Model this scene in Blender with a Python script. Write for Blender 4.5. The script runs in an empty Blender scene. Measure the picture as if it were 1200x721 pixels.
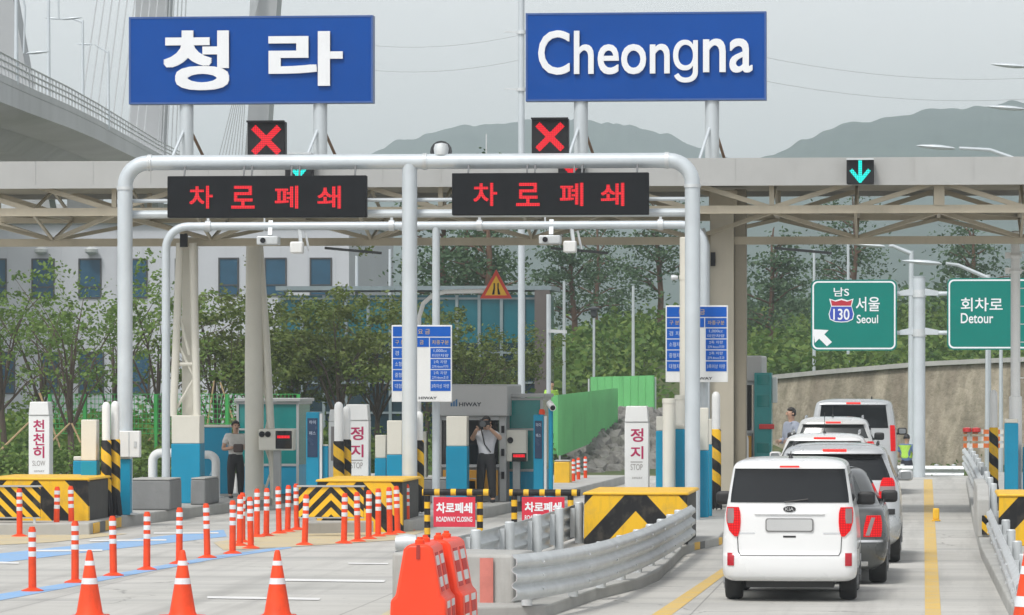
import bpy, bmesh, math, random
from mathutils import Vector, Matrix, noise
random.seed(7)
sc = bpy.context.scene
COL = sc.collection
R_ = math.radians
# ---------------------------------------------------------------- camera, sky, sun, exposure
CAMH, FPX, HOR, YAW = 2.68, 5000.0, 440.0, R_(5.5)      # eye height, focal length and horizon in photo pixels, yaw off the lane axis
sa, ca = math.sin(YAW), math.cos(YAW)
cd = bpy.data.cameras.new('camera'); cam = bpy.data.objects.new('camera', cd); COL.objects.link(cam)
cam.location = (0, 0, CAMH); cam.rotation_euler = (R_(90), 0, YAW)
cd.sensor_width = 36; cd.lens = 36 * FPX / 1200; cd.shift_y = (HOR - 360.5) / 1200
cd.clip_start = 0.5; cd.clip_end = 9000
sc.camera = cam
SUN_EL, SUN_AZ = R_(56), R_(206)      # azimuth from +Y towards +X: the sun stands behind the camera, a little to one side
w = bpy.data.worlds.new('World'); sc.world = w; w.use_nodes = True
nt = w.node_tree; nt.nodes.clear()
sky = nt.nodes.new('ShaderNodeTexSky'); sky.sky_type = 'NISHITA'; sky.sun_disc = False
sky.sun_elevation = SUN_EL; sky.sun_rotation = SUN_AZ; sky.air_density = 1.0; sky.dust_density = 2.0; sky.ozone_density = 1.0
hs = nt.nodes.new('ShaderNodeHueSaturation'); hs.inputs['Saturation'].default_value = 0.13; hs.inputs['Value'].default_value = 1.0
bg = nt.nodes.new('ShaderNodeBackground'); bg.inputs['Strength'].default_value = 0.15
wo = nt.nodes.new('ShaderNodeOutputWorld')
nt.links.new(sky.outputs[0], hs.inputs['Color']); nt.links.new(hs.outputs[0], bg.inputs['Color']); nt.links.new(bg.outputs[0], wo.inputs['Surface'])
sl = bpy.data.lights.new('sun', 'SUN'); sl.energy = 1.5; sl.angle = R_(11); sl.color = (1.0, 0.965, 0.91)
so = bpy.data.objects.new('sun', sl); COL.objects.link(so)
so.rotation_euler = (R_(90) - SUN_EL, 0, -SUN_AZ + math.pi)   # light travels away from the sun's azimuth
so.rotation_euler = Vector((math.sin(SUN_AZ) * math.cos(SUN_EL), math.cos(SUN_AZ) * math.cos(SUN_EL), math.sin(SUN_EL))).to_track_quat('Z', 'Y').to_euler()
vs = sc.view_settings; sc.display_settings.display_device = 'sRGB'
vs.view_transform = 'Standard'; vs.look = 'None'; vs.exposure = 0.43; vs.gamma = 1.0; vs.use_curve_mapping = False
sc.cycles.use_denoising = True
sc.cycles.max_bounces = 6; sc.cycles.volume_bounces = 1; sc.cycles.transparent_max_bounces = 8
sc.cycles.caustics_reflective = False; sc.cycles.caustics_refractive = False

# ---------------------------------------------------------------- photo pixel -> place in the world
def D(px, py, d):
    tx = (px - 600) / FPX
    return Vector((d * (-sa + tx * ca), d * (ca + tx * sa), CAMH + (HOR - py) / FPX * d))
def G(px, py, z=0.0): return D(px, py, FPX * (CAMH - z) / (py - HOR))
def V(px, py, v): return D(px, py, v / (ca + (px - 600) / FPX * sa))      # on the upright plane Y = v
def RC(px0, py0, px1, py1, v):
    a, b, m = V(px0, py0, v), V(px1, py1, v), (px0 + px1) / 2
    za, zb_ = V(m, py1, v).z, V(m, py0, v).z
    return a.x, b.x, min(za, zb_), max(za, zb_)                          # x0 x1 zlow zhigh
def PXD(x, y):
    d = -sa * x + ca * y
    return 600 + FPX * (ca * x + sa * y) / max(d, .1), d

# ---------------------------------------------------------------- materials
MATS = {}
def new_mat(name):
    m = bpy.data.materials.new(name); m.use_nodes = True; MATS[name] = m
    return m, m.node_tree, m.node_tree.nodes['Principled BSDF']
def N(nt, t, **k):
    n = nt.nodes.new(t)
    for a, b in k.items(): setattr(n, a, b)
    return n
def L(nt, a, b): nt.links.new(a, b)
def math_node(nt, op, a, b=None):
    n = N(nt, 'ShaderNodeMath', operation=op)
    for i, x in enumerate((a, b)):
        if x is None: continue
        if isinstance(x, (int, float)): n.inputs[i].default_value = x
        else: L(nt, x, n.inputs[i])
    return n.outputs[0]
def mixc(nt, fac, a, b):
    n = N(nt, 'ShaderNodeMix', data_type='RGBA')
    for i, x in ((0, fac), (6, a), (7, b)):
        if isinstance(x, (int, float)): n.inputs[i].default_value = x
        elif isinstance(x, tuple): n.inputs[i].default_value = x if len(x) == 4 else (*x, 1)
        else: L(nt, x, n.inputs[i])
    return n.outputs[2]
def noise_tex(nt, scale, vec, detail=5, rough=.6, sc3=None):
    n = N(nt, 'ShaderNodeTexNoise'); n.inputs['Scale'].default_value = scale; n.inputs['Detail'].default_value = detail; n.inputs['Roughness'].default_value = rough
    if sc3:
        mp = N(nt, 'ShaderNodeMapping'); mp.inputs['Scale'].default_value = sc3; L(nt, vec, mp.inputs['Vector']); vec = mp.outputs[0]
    L(nt, vec, n.inputs['Vector']); return n.outputs['Fac']
def ramp(nt, f, a, b):
    n = N(nt, 'ShaderNodeMapRange'); n.inputs[1].default_value = a; n.inputs[2].default_value = b
    L(nt, f, n.inputs[0]); return n.outputs[0]
def M(name, col, rough=.6, metal=0., var=.12, scale=3., bump=0., streak=True, dirt=None, coat=0., spec=.5):
    """plain material with weathering: broad noise, vertical streaks and an optional dirt colour"""
    if name in MATS: return MATS[name]
    m, nt, p = new_mat(name)
    tc = N(nt, 'ShaderNodeTexCoord').outputs['Object']
    f1 = noise_tex(nt, scale, tc)
    c = mixc(nt, ramp(nt, f1, .3, .7), tuple(x * (1 - var) for x in col), tuple(min(1, x * (1 + var * .6)) for x in col))
    if streak:
        f2 = noise_tex(nt, 1.0, tc, 4, .6, (scale * 4, scale * 4, scale * .5))
        dc = dirt or tuple(x * .6 for x in col)
        c = mixc(nt, math_node(nt, 'MULTIPLY', ramp(nt, f2, .52, .8), min(.6, var * 2.2)), c, dc)
    L(nt, c, p.inputs['Base Color']); p.inputs['Metallic'].default_value = metal
    rr = N(nt, 'ShaderNodeMapRange'); rr.inputs[3].default_value = max(.05, rough - .08); rr.inputs[4].default_value = min(1, rough + .1)
    L(nt, f1, rr.inputs[0]); L(nt, rr.outputs[0], p.inputs['Roughness'])
    p.inputs['Specular IOR Level'].default_value = spec
    if coat: p.inputs['Coat Weight'].default_value = coat; p.inputs['Coat Roughness'].default_value = .06
    if bump:
        b = N(nt, 'ShaderNodeBump'); b.inputs['Strength'].default_value = bump; b.inputs['Distance'].default_value = .02
        L(nt, noise_tex(nt, scale * 8, tc, 6), b.inputs['Height']); L(nt, b.outputs[0], p.inputs['Normal'])
    return m
def EM(name, col, strength, dots=0., base=(.02, .02, .02)):
    """a lamp face; dots > 0 breaks it into an LED grid of that pitch"""
    m, nt, p = new_mat(name)
    p.inputs['Base Color'].default_value = (*base, 1); p.inputs['Roughness'].default_value = .35; p.inputs['Specular IOR Level'].default_value = .15
    p.inputs['Emission Color'].default_value = (*col, 1); p.inputs['Emission Strength'].default_value = strength
    if dots:
        tc = N(nt, 'ShaderNodeTexCoord').outputs['Object']; s = N(nt, 'ShaderNodeSeparateXYZ'); L(nt, tc, s.inputs[0])
        fs = []
        for o in (0, 2):
            f = math_node(nt, 'FRACT', math_node(nt, 'DIVIDE', s.outputs[o], dots))
            fs.append(math_node(nt, 'LESS_THAN', math_node(nt, 'ABSOLUTE', math_node(nt, 'SUBTRACT', f, .5)), .36))
        k = math_node(nt, 'MULTIPLY', fs[0], fs[1])
        L(nt, math_node(nt, 'ADD', math_node(nt, 'MULTIPLY', k, strength * .75), strength * .4), p.inputs['Emission Strength'])
    return m
def STRIPE(name, kind, period, off=0., k=1., duty=.5, c1=(.012, .012, .013), c2=(.80, .47, .02)):
    """hazard stripes painted on the thing: 'chev' = inverted V, 'diag' = slanting, 'helix' = wound round a post, 'band' = rings, 'bandx' = along X"""
    m, nt, p = new_mat(name)
    tc = N(nt, 'ShaderNodeTexCoord').outputs['Object']; s = N(nt, 'ShaderNodeSeparateXYZ'); L(nt, tc, s.inputs[0])
    x, y, z = s.outputs
    if kind == 'chev': f = math_node(nt, 'ADD', z, math_node(nt, 'MULTIPLY', math_node(nt, 'ABSOLUTE', x), k))
    elif kind == 'diag': f = math_node(nt, 'ADD', z, math_node(nt, 'MULTIPLY', x, k))
    elif kind == 'helix':
        g = N(nt, 'ShaderNodeTexGradient', gradient_type='RADIAL'); L(nt, tc, g.inputs[0])
        f = math_node(nt, 'ADD', z, math_node(nt, 'MULTIPLY', g.outputs['Fac'], period * k))
    elif kind == 'bandx': f = math_node(nt, 'ADD', x, 0.)
    else: f = math_node(nt, 'ADD', z, 0.)
    f = math_node(nt, 'FRACT', math_node(nt, 'ADD', math_node(nt, 'DIVIDE', math_node(nt, 'SUBTRACT', f, off), period), 20.))
    k1 = math_node(nt, 'LESS_THAN', f, duty)
    n1 = noise_tex(nt, 5., tc, 6); n2 = noise_tex(nt, 1., tc, 5, .6, (14, 14, 2))
    c = mixc(nt, k1, c2, c1)
    c = mixc(nt, math_node(nt, 'MULTIPLY', ramp(nt, n1, .5, .85), .45), c, (.2, .17, .13))
    c = mixc(nt, math_node(nt, 'MULTIPLY', ramp(nt, n2, .55, .85), .35), c, (.08, .07, .06))
    L(nt, c, p.inputs['Base Color']); p.inputs['Roughness'].default_value = .55; p.inputs['Specular IOR Level'].default_value = .25
    return m
def GLASS(name, tint, rough=.05, spec=.6):
    m, nt, p = new_mat(name)
    tc = N(nt, 'ShaderNodeTexCoord').outputs['Object']
    c = mixc(nt, noise_tex(nt, 1.3, tc), tuple(x * .6 for x in tint), tuple(min(1, x * 1.3) for x in tint))
    L(nt, c, p.inputs['Base Color']); p.inputs['Roughness'].default_value = rough; p.inputs['Specular IOR Level'].default_value = spec
    return m
def LEAF(name, c1, c2, c3):
    m, nt, p = new_mat(name)
    g = N(nt, 'ShaderNodeNewGeometry'); r = g.outputs['Random Per Island']
    tc = N(nt, 'ShaderNodeTexCoord').outputs['Object']
    c = mixc(nt, r, c1, c2); c = mixc(nt, ramp(nt, noise_tex(nt, .9, tc, 3), .42, .68), c, c3)
    L(nt, c, p.inputs['Base Color']); p.inputs['Roughness'].default_value = .6; p.inputs['Specular IOR Level'].default_value = .3
    tr = N(nt, 'ShaderNodeBsdfTranslucent'); L(nt, c, tr.inputs['Color'])
    mx = N(nt, 'ShaderNodeMixShader'); mx.inputs[0].default_value = .3
    L(nt, p.outputs[0], mx.inputs[1]); L(nt, tr.outputs[0], mx.inputs[2])
    L(nt, mx.outputs[0], nt.nodes['Material Output'].inputs['Surface'])
    return m

# ---------------------------------------------------------------- mesh collector
LOC = {}
class MB:
    def __init__(s): s.v, s.f, s.mi, s.cur = [], [], [], 0
    def add(s, vs, fs):
        b = len(s.v); s.v += [tuple(x) for x in vs]; s.f += [tuple(i + b for i in q) for q in fs]; s.mi += [s.cur] * len(fs); return s
    def box(s, x0, x1, y0, y1, z0, z1):
        return s.add([(x, y, z) for z in (z0, z1) for y in (y0, y1) for x in (x0, x1)],
                     [(0, 2, 3, 1), (4, 5, 7, 6), (0, 1, 5, 4), (2, 6, 7, 3), (0, 4, 6, 2), (1, 3, 7, 5)])
    def obox(s, c, ax, ay, hx, hy, z0, z1):
        """box with horizontal axes ax, ay (unit Vectors) around c"""
        p = [Vector(c) + ax * i * hx + ay * j * hy for j in (-1, 1) for i in (-1, 1)]
        return s.add([(q.x, q.y, z) for z in (z0, z1) for q in p], [(0, 2, 3, 1), (4, 5, 7, 6), (0, 1, 5, 4), (2, 6, 7, 3), (0, 4, 6, 2), (1, 3, 7, 5)])
    def tube(s, pts, r, n=12, caps=True):
        pts = [Vector(p) for p in pts]; rs = r if isinstance(r, (list, tuple)) else [r] * len(pts)
        t0 = (pts[1] - pts[0]).normalized(); up = Vector((0, 0, 1)) if abs(t0.z) < .9 else Vector((1, 0, 0))
        a = t0.cross(up).normalized(); vs, fs = [], []
        for i, p in enumerate(pts):
            t = ((pts[min(i + 1, len(pts) - 1)] - pts[max(i - 1, 0)])).normalized()
            a = (a - t * a.dot(t)).normalized(); b = t.cross(a)
            vs += [p + (a * math.cos(2 * math.pi * k / n) + b * math.sin(2 * math.pi * k / n)) * rs[i] for k in range(n)]
        for i in range(len(pts) - 1):
            for k in range(n): fs.append((i * n + k, i * n + (k + 1) % n, (i + 1) * n + (k + 1) % n, (i + 1) * n + k))
        if caps: fs += [tuple(range(n))[::-1], tuple(range((len(pts) - 1) * n, len(pts) * n))]
        return s.add(vs, fs)
    def bar(s, a, b, w, h=None):
        """square section bar between two points"""
        a, b = Vector(a), Vector(b); h = h or w; t = (b - a).normalized()
        up = Vector((0, 0, 1)) if abs(t.z) < .95 else Vector((0, 1, 0))
        x = t.cross(up).normalized() * w / 2; y = t.cross(x).normalized() * h / 2
        vs = [p + i * x + j * y for p in (a, b) for j in (-1, 1) for i in (-1, 1)]
        return s.add(vs, [(0, 2, 3, 1), (4, 5, 7, 6), (0, 1, 5, 4), (2, 6, 7, 3), (0, 4, 6, 2), (1, 3, 7, 5)])
    def lathe(s, prof, c=(0, 0, 0), n=20, ax='z', caps=True):
        vs, fs = [], []; c = Vector(c)
        for r, h in prof:
            for k in range(n):
                q = 2 * math.pi * k / n; u, w_ = r * math.cos(q), r * math.sin(q)
                vs.append(c + (Vector((u, w_, h)) if ax == 'z' else Vector((h, u, w_)) if ax == 'x' else Vector((u, h, w_))))
        for i in range(len(prof) - 1):
            for k in range(n): fs.append((i * n + k, i * n + (k + 1) % n, (i + 1) * n + (k + 1) % n, (i + 1) * n + k))
        if caps: fs += [tuple(range(n))[::-1], tuple(range((len(prof) - 1) * n, len(prof) * n))]
        return s.add(vs, fs)
    def prism(s, poly, ax, a0, a1):
        """polygon extruded along ax: 'y' takes (x,z), 'z' takes (x,y), 'x' takes (y,z)"""
        f = {'y': lambda p, a: (p[0], a, p[1]), 'z': lambda p, a: (p[0], p[1], a), 'x': lambda p, a: (a, p[0], p[1])}[ax]
        n = len(poly)
        return s.add([f(p, a0) for p in poly] + [f(p, a1) for p in poly],
                     [tuple(range(n))[::-1], tuple(range(n, 2 * n))] + [(i, (i + 1) % n, n + (i + 1) % n, n + i) for i in range(n)])
    def text(s, body, xc, y, zc, w=None, h=None, ext=.004, bold=0., rot=0.):
        """lettering that faces -Y; its front lies ext before y"""
        cu = bpy.data.curves.new('lettering', 'FONT'); cu.body = body; cu.extrude = .01; cu.resolution_u = 4
        o = bpy.data.objects.new('lettering', cu); COL.objects.link(o)
        dg = bpy.context.evaluated_depsgraph_get(); me = bpy.data.meshes.new_from_object(o.evaluated_get(dg))
        vs = [v.co.copy() for v in me.vertices]; fs = [tuple(p.vertices) for p in me.polygons]
        bpy.data.objects.remove(o); bpy.data.curves.remove(cu); bpy.data.meshes.remove(me)
        if rot:
            c, q = math.cos(rot), math.sin(rot); vs = [Vector((p.x * c - p.y * q, p.x * q + p.y * c, p.z)) for p in vs]
        x0, x1 = min(p.x for p in vs), max(p.x for p in vs); y0, y1 = min(p.y for p in vs), max(p.y for p in vs)
        kx = (w / (x1 - x0)) if w else h / (y1 - y0); ky = (h / (y1 - y0)) if h else kx
        sh = [(0, 0)] if bold <= 0 else [(0, 0)] + [(bold * i, bold * j) for i in (-1, 0, 1) for j in (-1, 0, 1) if i or j]   # a heavier weight: the outline repeated round itself
        if bold > 0:
            kx *= (x1 - x0) / (x1 - x0 + 2 * bold); ky *= (y1 - y0) / (y1 - y0 + 2 * bold)
        for i, (dx, dy) in enumerate(sh):
            s.add([(xc + (p.x + dx - (x0 + x1) / 2) * kx, y - p.z / .01 * (ext - i * .0002), zc + (p.y + dy - (y0 + y1) / 2) * ky) for p in vs], fs)
        return s
    def build(s, name, mats, parent=None, origin=None, bevel=0., smooth=True, fix=True, angle=35):
        me = bpy.data.meshes.new(name)
        o3 = LOC[parent.name] if parent is not None else Vector(origin or (0, 0, 0))
        me.from_pydata([(p[0] - o3[0], p[1] - o3[1], p[2] - o3[2]) for p in s.v], [], s.f)
        if fix:
            b = bmesh.new(); b.from_mesh(me); bmesh.ops.recalc_face_normals(b, faces=b.faces); b.to_mesh(me); b.free()
        for m in (mats if isinstance(mats, (list, tuple)) else [mats]): me.materials.append(m)
        me.polygons.foreach_set('material_index', s.mi)
        if smooth:
            me.polygons.foreach_set('use_smooth', [True] * len(me.polygons)); me.set_sharp_from_angle(angle=R_(angle))
        me.update()
        o = bpy.data.objects.new(name, me); COL.objects.link(o)
        if parent is not None: o.parent = parent
        else: o.location = o3
        LOC[o.name] = o3
        if bevel:
            bv = o.modifiers.new('bevel', 'BEVEL'); bv.width = bevel; bv.segments = 2; bv.limit_method = 'ANGLE'; bv.angle_limit = R_(40)
        return o
def tag(o, label=None, cat=None, group=None, kind=None):
    for k, v in (('label', label), ('category', cat), ('group', group), ('kind', kind)):
        if v: o[k] = v
    return o
def thing(name, label, cat, loc, group=None):
    o = bpy.data.objects.new(name, None); o.empty_display_size = .2; COL.objects.link(o); o.location = loc
    LOC[o.name] = Vector(loc); return tag(o, label, cat, group)
def kids(o): return [c for c in bpy.data.objects if c.parent == o]
TREE = {}
def copy_tree(o, loc=None, rz=None, label=None, group=None, parent=None):
    c = o.copy(); COL.objects.link(c)
    if parent is not None: c.parent = parent
    if loc is not None: c.location = loc
    if rz is not None: c.rotation_euler = (0, 0, rz)
    if label: c['label'] = label
    if group: c['group'] = group
    if o.name not in TREE: TREE[o.name] = kids(o)
    for ch in TREE[o.name]: copy_tree(ch, parent=c)
    return c
ORD = 'first second third fourth fifth sixth seventh eighth ninth tenth eleventh twelfth thirteenth fourteenth fifteenth sixteenth'.split()

# ---------------------------------------------------------------- shared materials
GALV = M('galvanised_steel', (.62, .65, .66), .45, .3, .14, 2.5, .05)
PIPE = M('painted_pipe_grey', (.55, .60, .63), .4, .15, .08, 1.5)
WHITE = M('white_paint', (.76, .77, .76), .45, 0, .06, 1.5, dirt=(.42, .40, .36))
CREAM = M('cream_steel_paint', (.68, .66, .58), .5, 0, .08, .8, dirt=(.36, .32, .25))
TAN = M('tan_truss_paint', (.46, .41, .31), .55, 0, .12, .8, dirt=(.2, .17, .12))
BLUE = M('turquoise_blue_paint', (.008, .27, .44), .45, 0, .08, 1.5, spec=.25)
BLACK = M('black_plastic', (.014, .014, .016), .5, 0, .2, 4, spec=.25)
DARK = M('dark_grey_metal', (.07, .075, .08), .45, .3, .2, 4)
ORANGE = M('orange_plastic', (.84, .075, .018), .5, 0, .2, 4, spec=.25, dirt=(.30, .07, .035))
REFL = M('white_reflective_band', (.72, .74, .76), .3, 0, .12, 6, dirt=(.5, .4, .36))
YEL = M('yellow_paint', (.80, .47, .02), .5, 0, .12, 2, dirt=(.35, .22, .06))
CONC = M('pale_concrete', (.42, .42, .40), .85, 0, .16, 1.2, .25, dirt=(.25, .24, .22))
KERB = M('kerb_concrete', (.40, .40, .385), .85, 0, .2, 2.0, .3, dirt=(.2, .19, .17))
GREYC = M('dark_grey_concrete', (.21, .215, .215), .85, 0, .15, 2, .3)
SIGNBLUE = M('sign_blue', (.004, .065, .31), .5, 0, .07, 1.0, streak=False, spec=.12)
LETTER = M('letter_white', (.78, .80, .82), .4, 0, .04, 2)
RED = M('sign_red', (.62, .02, .05), .4, 0, .08, 3)
LED_R = EM('red_led', (1, .004, .02), .8, .03)
LED_X = EM('red_signal', (1, .004, .022), .8, .035)
LED_G = EM('green_signal', (.0, .85, .75), 1.0, .035)
RUBBER = M('tyre_rubber', (.022, .022, .022), .8, 0, .25, 8, .2, streak=False)
# ================================================================ SETTING: ground, roads, hills
def height(x, y):
    px, d = PXD(x, y)
    t = lambda a, b, q: max(0., min(1., (q - a) / (b - a)))
    ss = lambda q: q * q * (3 - 2 * q)
    z = -.05
    right = ss(t(800, 860, px))
    z -= right * .92 * ss(t(114, 121, d))
    z += (1 - right) * .5 * ss(t(112, 135, d))
    hill = ss(t(520, 760, px))
    z += hill * (ss(t(172, 245, d)) * (1.0 + 2.6 * ss(t(800, 900, px))) + ss(t(158, 176, d)) * 3.0)
    z += (1 - hill) * 1.5 * ss(t(180, 260, d))
    if d > 112: z += (noise.noise(Vector((x * .06, y * .06, 0))) * .5) * ss(t(114, 170, d)) * (1 + d / 200)
    return z
GRASSM, nt, p = new_mat('grass_ground')
tc = N(nt, 'ShaderNodeTexCoord').outputs['Object']
c = mixc(nt, ramp(nt, noise_tex(nt, .25, tc, 8, .7), .35, .65), (.045, .075, .02), (.10, .12, .04))
c = mixc(nt, ramp(nt, noise_tex(nt, 2.0, tc, 6), .55, .75), c, (.16, .14, .08))
L(nt, c, p.inputs['Base Color']); p.inputs['Roughness'].default_value = .95
ds = [0, 30, 60, 90, 105, 110, 113] + [114 + i * 1.5 for i in range(12)] + [134 + i * 4 for i in range(36)] + [290, 330, 400, 520, 700, 1000, 1500, 2300, 3200]
txs = [-.30 + .60 * i / 110 for i in range(111)]
g = MB(); vs = []
for d in ds:
    for t in txs:
        dd = max(d, 6); x = dd * (-sa + t * ca) * (1 if d > 105 else max(1, 40 / max(dd, 10))); y = dd * (ca + t * sa) if d > 0 else -20
        vs.append((x, y, height(x, y)))
n = len(txs)
g.add(vs, [(i * n + j, i * n + j + 1, (i + 1) * n + j + 1, (i + 1) * n + j) for i in range(len(ds) - 1) for j in range(n - 1)])
tag(g.build('ground', GRASSM, fix=False), kind='structure')

# concrete pavement: slab joints, tyre tracks, stains (all with a shape of their own in the surface)
ROADM, nt, p = new_mat('concrete_pavement')
tc = N(nt, 'ShaderNodeTexCoord').outputs['Object']; s = N(nt, 'ShaderNodeSeparateXYZ'); L(nt, tc, s.inputs[0])
c = mixc(nt, ramp(nt, noise_tex(nt, .35, tc, 7, .65), .3, .7), (.43, .425, .395), (.54, .53, .50))
c = mixc(nt, math_node(nt, 'MULTIPLY', ramp(nt, noise_tex(nt, 1., tc, 5, .6, (.08, .75, 1)), .48, .66), .7), c, (.33, .33, .32))      # bands across the lane
c = mixc(nt, math_node(nt, 'MULTIPLY', ramp(nt, noise_tex(nt, 1., tc, 5, .6, (1.6, .05, 1)), .5, .68), .6), c, (.29, .285, .27))  # wheel tracks along it
c = mixc(nt, math_node(nt, 'MULTIPLY', ramp(nt, noise_tex(nt, 1.1, tc, 8, .7), .62, .78), .5), c, (.24, .235, .22))
c = mixc(nt, math_node(nt, 'MULTIPLY', ramp(nt, noise_tex(nt, 6, tc, 3, .5), .69, .73), .45), c, (.15, .145, .14))      # oil drips
vo = N(nt, 'ShaderNodeTexVoronoi', feature='DISTANCE_TO_EDGE'); vo.inputs['Scale'].default_value = .16
wv = N(nt, 'ShaderNodeVectorMath', operation='ADD'); nv_ = N(nt, 'ShaderNodeTexNoise'); nv_.inputs['Scale'].default_value = .8; nv_.inputs['Detail'].default_value = 6; L(nt, tc, nv_.inputs['Vector']); L(nt, tc, wv.inputs[0]); L(nt, nv_.outputs['Color'], wv.inputs[1]); L(nt, wv.outputs[0], vo.inputs['Vector'])
c = mixc(nt, math_node(nt, 'MULTIPLY', math_node(nt, 'LESS_THAN', vo.outputs['Distance'], .0022), .5), c, (.14, .135, .13))   # hairline cracks
def joint(o, per, wd, off=0.):
    f = math_node(nt, 'FRACT', math_node(nt, 'DIVIDE', math_node(nt, 'ADD', o, 400 + off), per))
    return math_node(nt, 'LESS_THAN', f, wd / per)
jt = math_node(nt, 'MAXIMUM', joint(s.outputs[1], 6.0, .035), joint(s.outputs[0], 3.9, .02, .4))
c = mixc(nt, math_node(nt, 'MULTIPLY', jt, .6), c, (.16, .155, .15))
L(nt, c, p.inputs['Base Color']); p.inputs['Roughness'].default_value = .82
bp = N(nt, 'ShaderNodeBump'); bp.inputs['Strength'].default_value = .25; bp.inputs['Distance'].default_value = .01
L(nt, noise_tex(nt, 25, tc, 6), bp.inputs['Height']); L(nt, bp.outputs[0], p.inputs['Normal'])
rd = MB(); e = [G(-1000, 557.3), G(1700, 557.3)]
rd.add([(-45, -15, 0), (22, -15, 0), (22, e[1].y, 0), (e[0].x, e[0].y, 0)], [(0, 1, 2, 3)])
tag(rd.build('road', ROADM, fix=False), kind='structure')
lr = MB(); A = [D(640, 0, 150), D(905, 0, 135), D(1300, 0, 129), D(1300, 0, 122), D(905, 0, 124), D(640, 0, 128)]
far = MB()
far.add([(q.x, q.y, height(q.x, q.y) + .12) for q in [D(880 + i * 30, 0, dd) for dd in (122, 130, 140) for i in range(16)]],
        [(r * 16 + i, r * 16 + i + 1, (r + 1) * 16 + i + 1, (r + 1) * 16 + i) for r in range(2) for i in range(15)])
tag(far.build('lower_road', ROADM, fix=False), kind='structure')

def paint(name, polys, mat, z=.004):
    b = MB()
    for q in polys:
        pts = [G(*a) for a in q]; b.add([(a.x, a.y, z) for a in pts], [tuple(range(len(pts)))])
    return tag(b.build(name, mat, fix=False), kind='structure')
def PAINT(name, col, wear=.5):
    m, nt, p = new_mat(name); tc = N(nt, 'ShaderNodeTexCoord').outputs['Object']
    c = mixc(nt, math_node(nt, 'MULTIPLY', ramp(nt, noise_tex(nt, 2.2, tc, 8, .75), .42, .75), wear), col, (.42, .415, .39))
    c = mixc(nt, math_node(nt, 'MULTIPLY', ramp(nt, noise_tex(nt, 1., tc, 5, .6, (.3, 2.5, 1)), .5, .7), wear * .6), c, (.36, .35, .33))
    L(nt, c, p.inputs['Base Color']); p.inputs['Roughness'].default_value = .7; return m
PY, PW, PB, PPY = PAINT('yellow_road_paint', (.66, .44, .10), .5), PAINT('white_road_paint', (.75, .75, .74), .35), PAINT('pale_blue_road_paint', (.22, .42, .70), .5), PAINT('faded_yellow_road_paint', (.58, .48, .28), .7)
paint('yellow_lane_marking', [[(1084, 724), (1103, 724), (1092.5, 562), (1082.5, 562)], [(735, 740), (762, 740), (905, 632), (898, 632)]], PY)
paint('blue_lane_marking', [[(-10, 650), (110, 637), (262, 621), (266, 629), (115, 646), (-10, 661)], [(-10, 698), (75, 684), (160, 668), (250, 652), (340, 640), (342, 642.5), (250, 656), (160, 673), (75, 690), (-10, 706)]], PB)
paint('white_lane_marking', [[(243, 699.5), (376, 701.5), (374, 704), (243, 702)], [(332, 679), (452, 680.5), (450, 683), (330, 681.5)], [(408, 660), (455, 660.5), (455, 662), (408, 661.5)],
                             [(-10, 658.5), (22, 659.5), (22, 661.5), (-10, 661)], [(40, 645), (120, 644.5), (120, 646.5), (40, 647)], [(105, 633.5), (195, 632.5), (195, 634.2), (105, 635.2)], [(180, 624.6), (256, 624.2), (256, 625.8), (180, 626.2)]], PW, .008)
paint('faded_yellow_marking', [[(-20, 625), (110, 625), (150, 626), (60, 636), (-20, 640)], [(250, 636), (345, 622), (500, 622), (470, 633), (330, 642), (262, 645)], [(432, 730), (462, 712), (462, 730)]], PPY, .006)

# ---------------------------------------------------------------- islands with kerbs (real steps)
def island(name, poly, z=.2, mat=CONC):
    b = MB(); pts = [G(*a) if len(a) == 2 else D(a[0], 0, a[2]) for a in poly]
    b.prism([(q.x, q.y) for q in pts], 'z', -.04, z)
    return tag(b.build(name, [mat], bevel=.025, smooth=False), kind='structure')
IZ = .2
island('entry_island_pavement', [(-200, 628), (105, 627), (141, 618), (269, 601), (352, 586), (450, 0, 108), (-300, 0, 108)])
island('middle_island_pavement', [(360, 626), (480, 623), (575, 606), (650, 589), (735, 0, 106), (500, 0, 106)])
island('median_pavement', [(470, 728), (640, 724), (698, 703), (751, 690), (773, 680), (801, 651), (815, 645), (842, 640), (852, 628), (927, 0, 100), (940, 0, 107), (775, 0, 107), (684, 640), (655, 648)], .14)
island('exit_island_pavement', [(1205, 760), (1181, 718), (1150, 654), (1141, 620), (1132, 0, 105), (1160, 0, 111), (1400, 0, 111), (1500, 740)], .16)
# painted kerb ends
def kerb_end(px0, py0, px1, py1, z, label):
    a, b_ = G(px0, py0), G(px1, py1); b = MB(); t = (b_ - a); L_ = t.length; t.normalize(); nrm = Vector((t.y, -t.x, 0))
    k = 5
    for i in range(k):
        b.cur = i % 2; c0 = a + t * L_ * (i + .5) / k + nrm * .012
        b.obox(c0, t, nrm, L_ / k / 2 - .002, .01, .01, z - .02)
    return tag(b.build('kerb_marker', [YEL, DARK], origin=a, smooth=False), label, 'kerb marker')
kerb_end(812, 645.5, 845, 638.7, .14, 'yellow and black painted kerb end below the big chevron block')
kerb_end(109, 626, 141, 618, .2, 'yellow and black painted kerb end beside the twin striped posts')

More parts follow.
